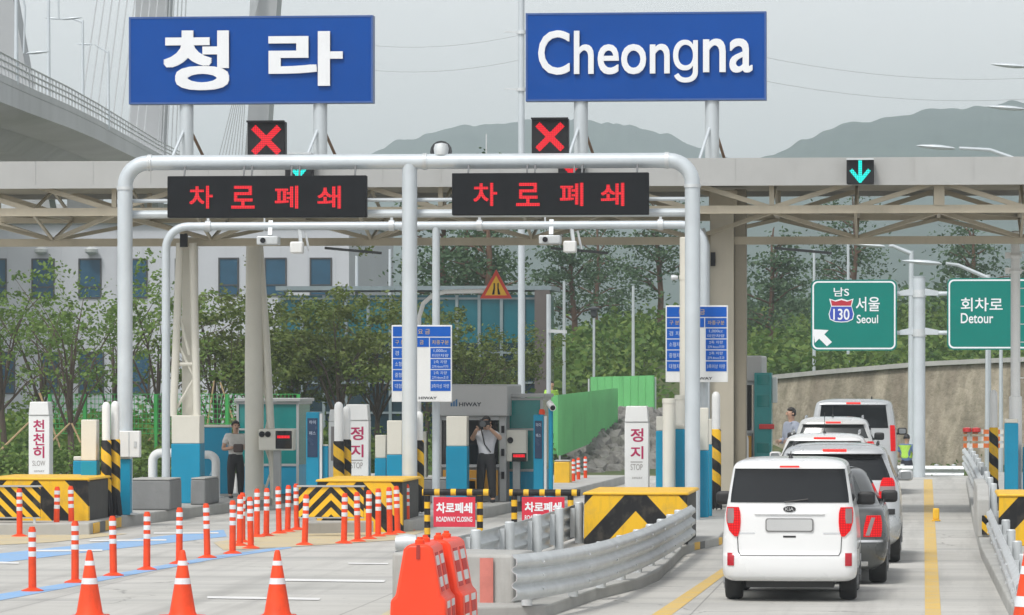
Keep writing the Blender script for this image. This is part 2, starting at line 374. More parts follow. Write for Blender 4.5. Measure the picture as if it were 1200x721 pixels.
# ---------------------------------------------------------------- distant hills
HILLM, nt, p = new_mat('wooded_hill'); tc = N(nt, 'ShaderNodeTexCoord').outputs['Object']
c = mixc(nt, ramp(nt, noise_tex(nt, .05, tc, 8, .7), .35, .65), (.022, .05, .045), (.045, .08, .065)); L(nt, c, p.inputs['Base Color']); p.inputs['Roughness'].default_value = .95
def hill(name, prof, d, depth, rough):
    b = MB(); vs = []; nx = 420; rows = 18
    p0, p1 = prof[0][0], prof[-1][0]
    for r in range(rows):
        f = r / (rows - 1)
        for i in range(nx):
            px = p0 + (p1 - p0) * i / (nx - 1)
            for (a, ya), (c_, yc) in zip(prof, prof[1:]):
                if a <= px <= c_: u = (px - a) / (c_ - a); u = u * u * (3 - 2 * u); py = ya + (yc - ya) * u; break
            zt = D(px, py, d).z; k = math.sin(math.pi * min(1, f / .6) / 2) if f < .6 else math.cos((f - .6) / .4 * math.pi / 2)
            dd = d + (f - .6) * depth; q = D(px, 0, dd)
            z = -2 + (zt + 2) * k * (.86 + .14 * (1 if abs(f - .6) < .01 else .9))
            z += (noise.noise(Vector((q.x * .012, q.y * .012, 1))) + .5 * noise.noise(Vector((q.x * .06, q.y * .06, 2))) + .5 * noise.noise(Vector((q.x * .14, q.y * .14, 3)))) * rough * (.3 + k)
            vs.append((q.x, q.y, z))
    b.add(vs, [(r * nx + i, r * nx + i + 1, (r + 1) * nx + i + 1, (r + 1) * nx + i) for r in range(rows - 1) for i in range(nx - 1)])
    return tag(b.build(name, HILLM, fix=False), kind='structure')
hill('blue_hill', [(-100, 300), (250, 235), (420, 184), (470, 164), (540, 147), (640, 141), (720, 143), (775, 155), (825, 172), (880, 192), (1000, 235), (1200, 300)], 2500, 1000, 3.2)
hill('near_hill', [(700, 300), (830, 215), (905, 183), (950, 163), (1000, 147), (1050, 140), (1100, 128), (1150, 122), (1210, 116), (1300, 112), (1500, 150)], 2000, 900, 3.0)
hill('low_wooded_hill', [(-200, 330), (300, 320), (480, 300), (560, 285), (650, 288), (760, 292), (860, 270), (960, 262), (1080, 258), (1200, 250), (1500, 250)], 1500, 500, 3.)

# ================================================================ VEGETATION
LG1 = LEAF('leaf_fresh_green', (.10, .18, .035), (.20, .29, .07), (.08, .15, .03))
LG2 = LEAF('leaf_olive_green', (.085, .14, .03), (.17, .215, .05), (.11, .135, .035))
LG3 = LEAF('leaf_dark_pine', (.065, .125, .065), (.11, .175, .085), (.06, .11, .05))
LG4 = LEAF('leaf_bush_green', (.085, .17, .025), (.18, .25, .05), (.055, .125, .025))
BARK = M('bark_brown', (.085, .065, .048), .9, 0, .3, 3, .5)
BARKR = M('bark_reddish', (.15, .09, .06), .9, 0, .3, 3, .5)
STAKE = M('bamboo_stake', (.42, .30, .16), .7, 0, .15, 4)
def leaves(b, c, rad, n, size, rnd, flat=1.):
    for _ in range(n):
        q = Vector((rnd.gauss(0, 1), rnd.gauss(0, 1), rnd.gauss(0, 1) * flat)); q = Vector(c) + q * rad * .5
        u = Vector((rnd.uniform(-1, 1), rnd.uniform(-1, 1), rnd.uniform(-.6, .6))).normalized(); w_ = u.cross(Vector((rnd.uniform(-1, 1), rnd.uniform(-1, 1), rnd.uniform(-.2, 1)))).normalized()
        k = size * rnd.uniform(.6, 1.3); a, c_ = u * k, w_ * k * .55
        b.add([q - a, q + c_ - a * .1, q + a, q - c_ - a * .1], [(0, 1, 2, 3)])
def tree_meshes(h, trunk_h, spread, seed, nb, ncl, nl, size, leafm, barkm=BARK, flat=.7, tr=.09):
    """a tapered trunk with limbs and twigs (one mesh) and a crown of leaf clumps at their ends (another)"""
    r = random.Random(seed); t = MB(); cr = MB()
    top = Vector((r.uniform(-.25, .25), r.uniform(-.25, .25), trunk_h))
    t.tube([(0, 0, -.3), (top.x * .3, top.y * .4, trunk_h * .4), top, (top.x * 1.3, top.y * .7, h * .75)], [tr * 1.2, tr, tr * .8, tr * .2], 8)
    ends = []
    for i in range(nb):
        az = 2 * math.pi * (i + r.random() * .6) / nb; z0 = trunk_h * r.uniform(.75, 1.25)
        b0 = Vector((top.x * z0 / trunk_h, top.y * z0 / trunk_h, z0)); ln = spread * r.uniform(.6, 1.1); up = (h - z0) * r.uniform(.35, 1.)
        b1 = b0 + Vector((math.cos(az) * ln * .45, math.sin(az) * ln * .45, up * .6)); b2 = b0 + Vector((math.cos(az) * ln, math.sin(az) * ln, up))
        t.tube([b0, b1, b2], [tr * .5, tr * .3, tr * .1], 6)
        for k in range(3):
            q0 = b0.lerp(b1, r.uniform(.4, 1)) if k < 2 else b1.lerp(b2, .5); q1 = q0 + Vector((r.gauss(0, .4) * spread, r.gauss(0, .4) * spread, r.uniform(.1, .5) * (h - z0)))
            t.tube([q0, q1], [tr * .2, tr * .06], 5); ends.append(q1)
        ends += [b2, b1.lerp(b2, .5), b2]
    for i in range(ncl):
        e = r.choice(ends); q = e + Vector((r.gauss(0, .22) * spread, r.gauss(0, .22) * spread, r.gauss(0, .16) * (h - trunk_h)))
        leaves(cr, q, r.uniform(.22, .5) * spread * .55, nl, size, r, flat)
    return t, cr
TREES = {}
def plant_tree(kind, args, name, label, pos, rz=0., scale=1., group=None):
    if kind not in TREES:
        t, cr = tree_meshes(*args); o = thing(name, label, 'tree', (0, 0, 0), group)
        t.build('trunk', args[9] if len(args) > 9 else BARK, o); cr.build('crown', args[8], o, fix=False, smooth=False)
        TREES[kind] = [o, 0]
    o, used = TREES[kind]
    if used: o = copy_tree(o, label=label, group=group)
    TREES[kind][1] += 1
    o.location = pos; o.rotation_euler = (0, 0, rz); o.scale = (scale,) * 3
    return o
def at(px, d, dz=0.): q = D(px, 0, d); return (q.x, q.y, height(q.x, q.y) + dz)
A1 = (5.2, 1.9, 1.7, 3, 7, 60, 30, .07, LG1); A2 = (5.0, 1.7, 1.5, 5, 7, 54, 30, .07, LG1); A3 = (4.9, 1.5, 1.5, 9, 8, 90, 56, .075, LG2); A4 = (5.2, 1.6, 1.7, 12, 8, 96, 56, .075, LG2)
gl = 'young broadleaf trees behind the entry island'
for i, (k, a, px, d, rz, s_, lab) in enumerate([
    ('s1', A1, 8, 106, .2, 1.0, 'young leafy tree cut by the picture edge, pale grey building behind its thin crown'),
    ('s2', A2, 85, 103, 1.1, 1.02, 'young tree with dark trunk on bamboo stakes beside the slow-down sign box'),
    ('s1', A1, 182, 107, 2.4, .96, 'young tree with leaning trunk between the grey gantry post and the lattice column'),
    ('s2', A2, 52, 117, 3.3, .95, 'smaller airy tree standing behind the staked tree, under the grey building windows'),
    ('s2', A2, 130, 116, 4.6, 1.03, 'airy tree half hidden behind the tall grey gantry post'),
    ('d1', A3, 252, 116, .5, 1.05, 'bushy olive tree seen between the two cream canopy columns'),
    ('d2', A4, 345, 119, 1.9, 1.0, 'dense olive tree beside the lattice leg, in front of the teal glass hall'),
    ('d1', A3, 395, 117, 3.0, 1.06, 'dense olive tree above the blue bollard cabinet'),
    ('d2', A4, 440, 121, 4.2, 1.04, 'dense olive tree just beside the fare board on its pole'),
    ('d1', A3, 300, 126, 5.0, 1.02, 'olive tree mostly hidden behind the thick cream column'),
    ('d2', A4, 545, 124, 5.6, .88, 'thin-crowned olive tree above the booth roof, before the teal hall'),
    ('d1', A3, 500, 127, .9, .95, 'olive tree peeping out behind the fare board'),
    ('d2', A4, 592, 128, 2.7, .8, 'low olive tree by the dark frame of the teal hall')]):
    plant_tree(k, a, 'broadleaf_tree', lab, at(px, d), rz, s_ * (.88 if k[0] == 'd' else .93), gl)
# pines: tall bare trunk, flat dark layers
def pine_meshes(h, seed, nlay, spread, th):
    r = random.Random(seed); t = MB(); cr = MB()
    t.tube([(0, 0, -.5), (.1, 0, h * .35), (-.1, .1, h * .7), (.05, 0, h)], [.16, .13, .1, .03], 8)
    for i in range(nlay):
        z = th + (h - th) * i / (nlay - 1) + r.uniform(-.2, .2); m = 3 if i < nlay - 1 else 1
        for k in range(m):
            az = r.uniform(0, 6.28); ln = spread * (1 - .55 * i / nlay) * r.uniform(.45, 1.1) if m > 1 else .1
            e = Vector((math.cos(az) * ln, math.sin(az) * ln, z + r.uniform(.1, .6)))
            t.tube([(0, 0, z - .3), e * .6 + Vector((0, 0, z * .4)), e], [.05, .035, .015], 5)
            for _ in range(5): leaves(cr, e * r.uniform(.75, 1.05) + Vector((r.gauss(0, .25), r.gauss(0, .25), z * .0 + r.uniform(-.1, .25))) + Vector((0, 0, (1 - .9) * 0)), r.uniform(.6, 1.1), 30, .10, r, .35)
    return t, cr
def pine(kind, args, label, pos, rz=0., s_=1., barkm=BARKR):
    if kind not in TREES:
        t, cr = pine_meshes(*args); o = thing('pine_tree', label, 'pine tree', (0, 0, 0), 'pines behind the toll plaza')
        t.build('trunk', barkm, o); cr.build('crown', LG3, o, fix=False, smooth=False); TREES[kind] = [o, 0]
    o, used = TREES[kind]
    if used: o = copy_tree(o, label=label)
    TREES[kind][1] += 1; o.location = pos; o.rotation_euler = (0, 0, rz); o.scale = (s_,) * 3
P1, P2, P3 = (9.0, 21, 6, 2.1, 5.2), (6.4, 22, 7, 2.4, 2.4), (7.5, 27, 7, 2.2, 3.0)
for k, a, px, d, rz, s_, lab in [
    ('p1', P1, 521, 152, 0, 1.0, 'tall pine with reddish trunk nearest the second gantry post'),
    ('p1', P1, 548, 155, 2, .98, 'tall pine with reddish trunk, middle one of the three above the teal hall'),
    ('p1', P1, 569, 150, 4, 1.02, 'tall pine whose reddish trunk stands beside the triangular road sign'),
    ('p2', P2, 672, 190, 1, 1.0, 'dark spreading pine on the slope below the hanging camera'),
    ('p3', P3, 700, 205, 3, .9, 'small dark pine tucked beside the spreading pine'),
    ('p3', P3, 772, 186, 0, .95, 'dark pine on the slope above the second fare board'),
    ('p2', P2, 905, 196, 2.5, 1.05, 'dark pine on the slope just beyond the box column'),
    ('p3', P3, 1000, 205, 4, 1.0, 'dark pine on the slope above the road sign to Seoul'),
    ('p2', P2, 1140, 200, 5.2, 1.0, 'dark pine above the detour sign')]:
    pine(k, a, lab, at(px, d), rz, s_)
# bushy hillside, far treeline, hedge
def scatter(name, regs, seed, leafm, kind='stuff'):
    r = random.Random(seed); b = MB()
    for px0, px1, d0, d1, n, rad, nl, size, lift in regs:
        for _ in range(n):
            px, d = r.uniform(px0, px1), r.uniform(d0, d1); q = D(px, 0, d); k = rad * r.uniform(.6, 1.4)
            leaves(b, (q.x, q.y, height(q.x, q.y) + k * .4 + r.uniform(0, lift)), k, nl, size, r, .75)
    return tag(b.build(name, leafm, fix=False, smooth=False), kind=kind)
scatter('undergrowth', [(600, 760, 160, 215, 420, 1.0, 44, .17, .8), (760, 900, 177, 215, 300, 1.0, 44, .17, .8), (890, 1260, 172, 226, 900, 1.0, 44, .17, .8), (600, 780, 138, 160, 160, .8, 34, .18, .5)], 31, LG4)
scatter('hillside_woodland', [(840, 1260, 215, 250, 190, 1.5, 44, .24, .6), (400, 520, 205, 240, 8, 1.0, 40, .22, .1)], 33, LG3)
scatter('weeds', [(-30, 240, 106, 128, 330, .8, 44, .11, .75), (240, 350, 108, 128, 90, .7, 40, .11, .5), (350, 640, 114, 130, 130, .6, 36, .11, .3), (1056, 1135, 117, 121, 40, .3, 24, .06, .1), (1010, 1190, 146, 156, 20, .5, 26, .1, .1)], 35, LG4)
def hedge(px0, px1, d, h, label, seed):
    a, b_ = D(px0, 0, d), D(px1, 0, d); r = random.Random(seed); b = MB(); o = (a + b_) / 2; o.z = height(o.x, o.y)
    for _ in range(int((b_ - a).length * 26)):
        q = a.lerp(b_, r.random()); leaves(b, (q.x, q.y + r.uniform(-.4, .4), o.z + r.uniform(.05, h)), .34, 34, .07, r)
    t = thing('hedge', label, 'hedge', o); b.build('foliage', LG1, t, fix=False, smooth=False)
    s_ = MB()
    for _ in range(14):
        q = a.lerp(b_, r.random()); s_.tube([(q.x, q.y, o.z - .1), (q.x + r.uniform(-.2, .2), q.y, o.z + h * .7)], [.02, .008], 5)
    s_.build('stem', BARK, t)
hedge(-30, 135, 98.5, .95, 'clipped green hedge along the edge behind the yellow block', 3)
hedge(150, 205, 100, .8, 'short green hedge behind the grey concrete block', 4)
# bamboo tree stakes
for (x0, y0, x1, y1, d, lab) in [(0, 528, 34, 495, 102.6, 'bamboo stake leaning at the picture edge'), (58, 520, 82, 496, 102.6, 'bamboo stake leaning onto the dark trunk from the sign box'), (95, 520, 84, 496, 102.7, 'short bamboo stake propping the dark trunk'), (60, 497, 74, 534, 102.8, 'bamboo stake crossing beside the sign box'), (166, 526, 183, 506, 106.6, 'bamboo stake under the leaning trunk'), (243, 500, 251, 446, 110, 'long pale stake standing before the green mesh fence'), (276, 500, 258, 448, 110.5, 'long pale stake leaning against its pair by the cream column')]:
    a, b_ = D(x0, y0, d), D(x1, y1, d); a = a + (a - b_).normalized() * .8; bb = MB(); bb.tube([a, b_], [.03, .022], 7); tag(bb.build('tree_stake', STAKE, origin=a), lab, 'stake', 'bamboo tree stakes')
# rubble bank
ROCK = M('grey_rock', (.20, .195, .18), .9, 0, .5, 2.5, .8, dirt=(.07, .065, .055))
r = random.Random(5); rb = MB()
bounce = MB(); bounce.add([(q.x, q.y, height(q.x, q.y) + .06) for q in [D(-700 + i * 90, 0, 178 + j * 16) for j in range(14) for i in range(14)]], [(j * 14 + i, j * 14 + i + 1, (j + 1) * 14 + i + 1, (j + 1) * 14 + i) for j in range(13) for i in range(13)])
tag(bounce.build('bounce_ground', M('pale_bounce', (.40, .385, .35), .9, 0, .2, .3), fix=False), kind='structure')  # unseen pale sheet, added to bounce light up onto the ramp bridge underside
def rock(b, c, k, r):
    m = bmesh.new(); bmesh.ops.create_icosphere(m, subdivisions=1, radius=1)
    sx, sy, sz, o = k * r.uniform(.7, 1.3), k * r.uniform(.7, 1.3), k * r.uniform(.6, 1.1), r.random() * 50
    vs = [Vector(c) + Vector((v.co.x * sx, v.co.y * sy, v.co.z * sz)) * (1 + .5 * noise.noise(v.co * 1.3 + Vector((o, 0, 0)))) for v in m.verts]
    R3 = Matrix.Rotation(o, 3, Vector((r.random(), r.random(), .1 + r.random()))); vs = [R3 @ (v - Vector(c)) + Vector(c) for v in vs]
    b.add(vs, [tuple(v.index for v in f.verts) for f in m.faces]); m.free()
for _ in range(900):
    px = r.uniform(655, 815); f = r.random(); d = 116 + f * 12 + (px - 655) * .03; q = D(px, 0, d); rock(rb, (q.x, q.y, height(q.x, q.y) - .1 + f * 1.15 * (1 if px > 690 else .8)), r.choice([.1, .16, .16, .24, .34]), r)
for _ in range(60):
    q = D(r.uniform(372, 432), 0, 73.5 + r.random() * .4); rock(rb, (q.x, q.y, .22 + r.random() * .12), r.choice([.05, .08]), r)
tag(rb.build('rubble', ROCK, smooth=False), kind='stuff')
# ================================================================ BUILDINGS behind
WALLP = M('pale_grey_cladding', (.50, .52, .56), .6, 0, .06, .3)
FRAMED = M('window_frame_dark', (.05, .055, .06), .5)
WGLASS = GLASS('window_glass_blue', (.02, .085, .15), .12, .3); TEALG = GLASS('teal_glass', (.012, .12, .155), .15, .35); TEALB = GLASS('booth_teal_glass', (.012, .22, .21), .08)
DARKG = GLASS('dark_glass', (.012, .013, .015), .06)
v = 165.
x0, x1, z0, z1 = RC(-40, 262, 409, 520, v)
o = thing('office_building', 'pale grey clad office building behind the trees, dark square windows', 'building', ((x0 + x1) / 2, v, 0))
b = MB(); b.box(x0, x1, v, v + 14, -.5, z1)
for k in range(14):
    xx = x0 + (x1 - x0) * (k + .5) / 14; b.box(xx - .02, xx + .02, v - .012, v - .002, 0, z1 - .3)
b.build('wall', WALLP, o)
b = MB(); b.box(x0 - .15, x1 + .15, v - .2, v + 14.2, z1 + .003, z1 + .35); b.build('parapet', WALLP, o, bevel=.03)
for wx0, wx1, wy0, wy1 in [(-20, 8, 303, 350), (37, 64, 303, 350), (92, 119, 303, 350), (152, 173, 303, 350), (256, 280, 302, 347), (310, 336, 302, 347), (363, 389, 302, 347), (205, 228, 303, 350), (48, 70, 412, 462), (92, 122, 412, 462), (150, 176, 412, 462), (-10, 18, 412, 462)]:
    a0, a1, c0, c1 = RC(wx0, wy0, wx1, wy1, v); b = MB()
    for q in ((a0, a1, c1 - .06, c1), (a0, a1, c0, c0 + .06), (a0, a0 + .06, c0 + .06, c1 - .06), (a1 - .06, a1, c0 + .06, c1 - .06), (a0 + .06, a1 - .06, c0 + (c1 - c0) * .27, c0 + (c1 - c0) * .27 + .05)): b.box(q[0], q[1], v - .05, v + .05, q[2], q[3])
    f = b.build('window', FRAMED, o); b = MB(); b.box(a0 + .05, a1 - .05, v - .02, v + .0, c0 + .05, c1 - .05); b.build('pane', WGLASS, f)
b = MB()
for px in (50, 109): q = V(px, 296, v); b.lathe([(.12, 0), (.26, .18), (.3, .3), (.05, .42)], (q.x, v - .3, q.z), 12)
for px in (50, 109):
    q = V(px, 296, v); b = MB(); b.lathe([(.12, 0), (.26, .1), (.28, .22), (.05, .34)], (q.x, v - .3, q.z - .1), 12); b.build('wall_lamp', GALV, o)
v = 141.
x0, x1, z0, z1 = RC(328, 346, 640, 520, v)
o = thing('glass_hall', 'low teal glass hall with gridded panes behind the olive trees', 'building', ((x0 + x1) / 2, v, 0))
zd = V(500, 402, v).z
b = MB(); b.box(x0, x1, v, v + 3, zd, z1); b.build('wall', TEALG, o); b = MB(); b.box(x0, x1, v, v + 3, -.5, zd - .003); b.build('dark_glazing', GLASS('dark_navy_glass', (.014, .035, .05), .1), o)
b = MB()
for k in range(13):
    xx = x0 + (x1 - x0) * k / 12; b.box(xx - .05, xx + .05, v - .07, v - .005, 0, z1)
for zz in (1.4, 2.4, 3.4, z1 - .15): b.box(x0, x1, v - .05, v - .008, zz, zz + .07)
b.build('mullion_frame', M('mullion_grey', (.22, .27, .29), .4, .3), o)
b = MB(); b.box(x1 - .35, x1 + .15, v - .4, v - .075, 0, z1 + .15); b.build('corner_pier', M('brown_pier', (.10, .085, .08), .6), o)
b = MB(); b.box(x0 - .1, x1 + .2, v - .3, v + 3.2, z1 + .16, z1 + .3); b.build('roof', M('mullion_grey', (.2, .2, .2)), o)

# retaining slope along the ramp
SLOPE, nt, p = new_mat('weathered_slope'); tc = N(nt, 'ShaderNodeTexCoord').outputs['Object']
c = mixc(nt, ramp(nt, noise_tex(nt, 1., tc, 6, .65, (1.3, 1.3, .35)), .38, .62), (.39, .345, .265), (.20, .178, .13))
c = mixc(nt, math_node(nt, 'MULTIPLY', ramp(nt, noise_tex(nt, 1.2, tc, 8, .7), .5, .75), .6), c, (.16, .15, .09))
c = mixc(nt, math_node(nt, 'MULTIPLY', ramp(nt, noise_tex(nt, 1., tc, 3, .5, (.9, .9, .05)), .5, .68), .5), c, (.15, .12, .09))
L(nt, c, p.inputs['Base Color']); p.inputs['Roughness'].default_value = .95
bp = N(nt, 'ShaderNodeBump'); bp.inputs['Strength'].default_value = .6; bp.inputs['Distance'].default_value = .3; L(nt, noise_tex(nt, 1.5, tc, 8), bp.inputs['Height']); L(nt, bp.outputs[0], p.inputs['Normal'])
path = [(770, 452, 172), (840, 446, 169), (900, 440, 166), (960, 434, 163), (1020, 429, 161), (1080, 424, 159), (1140, 421, 157), (1210, 418, 155), (1330, 414, 152)]
o = thing('retaining_wall', 'long brown weathered retaining slope with a pale coping below the wooded hill', 'retaining wall', D(1000, 440 + 2.68 * 30, 160))
b = MB(); tops = [D(*q) for q in path]; vs = []
for t in tops: vs += [(t.x + .1, t.y - 1.6, -1.4), (t.x, t.y, t.z - .18), (t.x, t.y + 1.5, t.z - .18), (t.x, t.y + 1.5, -1.4)]
fs = [(i * 4 + k, (i + 1) * 4 + k, (i + 1) * 4 + (k + 1) % 4, i * 4 + (k + 1) % 4) for i in range(len(tops) - 1) for k in range(4)] + [(0, 1, 2, 3), tuple(len(vs) - 4 + k for k in (3, 2, 1, 0))]
b.add(vs, fs); b.build('wall', SLOPE, o)
b = MB(); vs = []
for t in tops: vs += [(t.x, t.y - .25, t.z - .17), (t.x, t.y - .25, t.z), (t.x, t.y + 1.6, t.z), (t.x, t.y + 1.6, t.z - .17)]
b.add(vs, fs); b.build('coping', CONC, o)

# cable-stayed bridge with ramp
BRG = M('bridge_concrete', (.52, .53, .54), .8, 0, .12, .1, .1); BRU = M('bridge_soffit', (.46, .47, .48), .85, 0, .15, .2)
bp_ = [(-90, 52, 150), (-40, 74, 170), (0, 93, 190), (40, 111, 211), (80, 128, 235), (115, 145, 262), (150, 164, 295), (185, 183, 335), (215, 196, 380), (250, 208, 440)]
pts = [D(*q) for q in bp_]
o = thing('ramp_bridge', 'curving grey bridge ramp with a railing high above the toll canopy', 'bridge', (pts[3].x, pts[3].y, 0))
def sweep(sec):
    vs = []
    for i, q in enumerate(pts):
        t = (pts[min(i + 1, len(pts) - 1)] - pts[max(i - 1, 0)]); t.z = 0; t.normalize(); nn = Vector((-t.y, t.x, 0))
        vs += [(q.x + nn.x * a, q.y + nn.y * a, q.z + h_) for a, h_ in sec]
    k = len(sec); fs = [(i * k + j, (i + 1) * k + j, (i + 1) * k + (j + 1) % k, i * k + (j + 1) % k) for i in range(len(pts) - 1) for j in range(k)]
    return vs, fs + [tuple(range(k)), tuple(range((len(pts) - 1) * k, len(pts) * k))[::-1]]
b = MB(); b.add(*sweep([(0, -.1), (0, -1.0), (1.5, -1.25), (13.5, -1.25), (15, -1.0), (15, -.1)])); b.build('deck', BRG, o)
b = MB(); b.add(*sweep([(3, -1.26), (4.2, -2.1), (10.8, -2.1), (12, -1.26)])); b.build('girder', BRU, o)
b = MB(); b.add(*sweep([(-.02, -.09), (-.02, .25), (.28, .25), (.28, -.09)])); b.build('parapet', BRG, o)
b = MB()
for i in range(len(pts) - 1):
    for k in range(10):
        q = pts[i].lerp(pts[i + 1], k / 10); b.box(q.x - .04, q.x + .04, q.y + .05, q.y + .13, q.z + .24, q.z + 1.2)
for h_ in (.6, .9, 1.2): b.tube([q + Vector((0, .09, h_)) for q in pts], .05, 6)
b.build('railing', M('railing_grey', (.46, .48, .49), .5, .3), o)
for i, (px, d) in enumerate([(-30, 172), (130, 300)]):
    q = D(px - 30, 0, d + 5); b = MB(); b.box(q.x - 1.1, q.x + 1.1, q.y - 1.1, q.y + 1.1, -.3, D(0, bp_[2 if i == 0 else 6][1], bp_[2 if i == 0 else 6][2]).z - 3.2); b.build('pier', BRG, o)
o = thing('cable_stayed_bridge', 'pale cable-stayed bridge pylons with fans of cables, hazy in the distance', 'bridge', D(170, 440, 420) * 1)
PYL = M('pylon_pale', (.38, .39, .40), .7, 0, .06, .1)
def leg(px0, px1, py0, px2, px3, py1, d):
    b = MB(); a, c_, e, f = D(px0, py0, d), D(px1, py0, d), D(px2, py1, d), D(px3, py1, d); dep = 3.
    b.add([a, c_, c_ + Vector((0, dep, 0)), a + Vector((0, dep, 0)), e, f, f + Vector((0, dep, 0)), e + Vector((0, dep, 0))], [(0, 1, 2, 3), (4, 7, 6, 5), (0, 4, 5, 1), (1, 5, 6, 2), (2, 6, 7, 3), (3, 7, 4, 0)]); b.build('pylon_leg', PYL, o)
leg(165, 202, -120, 138, 176, 440, 420); leg(309, 334, -120, 268, 292, 440, 430); leg(-32, -6, -120, 20, 62, 260, 410)
CAB = M('cable_white', (.40, .42, .43), .5)
for i in range(9): b = MB(); b.tube([D(128 + i * 9, -100 - i * 6, 418), D(98 + i * 9.5 - 6, 150 + i * 2, 400)], .07, 5); b.build('stay_cable', CAB, o)
for i in range(6): b = MB(); b.tube([D(200 + i * 4.4, -100, 418), D(184 + i * 5.2, 200, 412)], .07, 5); b.build('stay_cable', CAB, o)
for i in range(8): b = MB(); b.tube([D(318 - i * 3, -60, 430), D(255 + i * 4, 190, 425)], .05, 5); b.build('stay_cable', CAB, o)
b = MB(); q0, q1 = D(-60, 240, 440), D(420, 250, 440); b.box(q0.x, q1.x, min(q0.y, q1.y), min(q0.y, q1.y) + 14, q0.z - 1.5, q0.z); b.build('deck', BRG, o)
def lamp_post(pole_px, py_base, py_top, head_px, head_py, d, r, label, group=None, mat=PIPE, cat='street lamp', base_z=None):
    a, t, h_ = D(pole_px, py_base, d), D(pole_px, py_top, d), D(head_px, head_py, d)
    if base_z is not None: a.z = base_z
    o = thing('street_lamp', label, cat, a, group)
    b = MB(); b.tube([a, a.lerp(t, .5), t], [r * 1.25, r, r * .75], 10); b.build('pole', mat, o)
    sgn = 1 if head_px > pole_px else -1; mid = t.lerp(h_, .5) + Vector((0, 0, abs(h_.x - t.x) * .06)); e = h_ - Vector((sgn * .5, 0, .02))
    b = MB(); b.tube([t - Vector((0, 0, .1)), mid, e], [r * .7, r * .55, r * .45], 8); b.build('arm', mat, o)
    b = MB(); b.lathe([(.02, -.75), (.09, -.6), (.15, -.3), (.16, 0), (.1, .3), (.03, .38)], (0, 0, 0), 12, 'x')
    b.v = [(h_.x - sgn * 0 + p_[0] * -sgn, h_.y + p_[1], h_.z + p_[2] * .45 + (p_[0] * -.08)) for p_ in b.v]; b.build('lamp_head', mat, o)
    return o
for px, pb, pt, hx, hy, d, lab in [(57, 120, -20, 80, 22, 222, 'tall bridge lamp whose pole leaves the top of the picture'), (97, 140, 24, 66, 22, 250, 'bridge lamp with its arm reaching out beside the cables'), (127, 152, 60, 102, 52, 272, 'shorter bridge lamp in front of the fanned cables'), (19, 100, -40, 40, 62, 200, 'bridge lamp beside the leaning pylon leg')]:
    lamp_post(px, pb, pt, hx, hy, d, .09, lab, 'lamps along the bridge ramp')
# ================================================================ TOLL CANOPY
v0, v1 = 80., 84.4
cx0, cx1 = V(-60, 300, v0).x, V(1600, 300, v0).x
zt, zb = V(600, 186.5, v0).z, V(600, 217, v0).z
zm, zl = V(600, 246, v0).z, V(600, 283, 82.2).z
FASC = M('fascia_grey', (.39, .395, .385), .5, 0, .08, .8, dirt=(.26, .25, .22))
SOFF = M('soffit_tan', (.33, .30, .23), .7, 0, .1, .5)
o = thing('toll_canopy', 'long toll plaza canopy with grey fascia and open tan trusses across all lanes', 'canopy', ((cx0 + cx1) / 2, 82, 0))
CANOPY = o
b = MB(); b.box(cx0, cx1, v0, v0 + .15, zb, zt)
k = int((cx1 - cx0) / 1.08)
for i in range(k):
    xx = cx0 + (cx1 - cx0) * (i + .5) / k; b.box(xx - .018, xx + .018, v0 - .008, v0 - .001, zb + .002, zt - .002)
b.box(cx0, cx1, v0 - .03, v0 - .002, zb - .03, zb + .03); b.build('fascia', FASC, o, smooth=False)
b = MB(); b.box(cx0, cx1, v0 + .153, v1, zb + .05, zt - .05); b.build('roof', SOFF, o, smooth=False)
b = MB(); b.box(cx0, cx1, v1 + .002, v1 + .12, zb - .05, zt); b.build('rear_fascia', FASC, o, smooth=False)
for (yy, zz, r_) in ((v0 + .35, zm, .075), (v1 - .3, zm, .075), (82.2, zl, .075)):
    b = MB(); b.box(cx0, cx1, yy - r_, yy + r_, zz - r_, zz + r_); b.build('chord', TAN, o)
nb = int((cx1 - cx0) / 1.5); st = (cx1 - cx0) / nb
for row, yy in enumerate((v0 + .35, v1 - .3)):
    for i in range(nb + 1):
        xx = cx0 + st * i
        if i % 2 == 0: b = MB(); b.bar((xx, yy, zm + .07), (xx, yy, zb + .06), .09 if i % 4 else .2); b.build('truss_post', TAN, o)
        if i < nb:
            a, c_ = ((xx, yy, zb + .05), (xx + st, yy, zm + .03)) if i % 2 == (1 if i % 4 in (1, 2) else 0) else ((xx, yy, zm + .03), (xx + st, yy, zb + .05))
            b = MB(); b.bar(a, c_, .09); b.build('truss_diagonal', TAN, o)
for i in range(0, nb, 2):
    xx = cx0 + st * i
    for yy in (v0 + .35, v1 - .3):
        b = MB(); b.bar((xx, yy, zm - .05), (xx + st, 82.2, zl + .05), .07); b.bar((xx + 2 * st, yy, zm - .05), (xx + st, 82.2, zl + .05), .07); b.build('truss_diagonal', TAN, o)
        b = MB(); b.bar((xx + st, yy, zm - .05), (xx + st, 82.2, zl + .05), .05); b.build('truss_diagonal', TAN, o)
for i in range(nb + 1):      # horizontal lattice between the two upper chords, and the roof bearers
    xx = cx0 + st * i; b = MB(); b.bar((xx, v0 + .4, zm), (xx, v1 - .35, zm), .07)
    if i < nb: b.bar((xx, v0 + .4, zm), (xx + st, v1 - .35, zm), .05)
    b.build('lattice_bar', TAN, o)
    b = MB(); b.bar((xx, v0 + .4, zm + .05), (xx, 82.2, zb + .03), .05); b.bar((xx, v1 - .35, zm + .05), (xx, 82.2, zb + .03), .05); b.build('truss_diagonal', TAN, o)
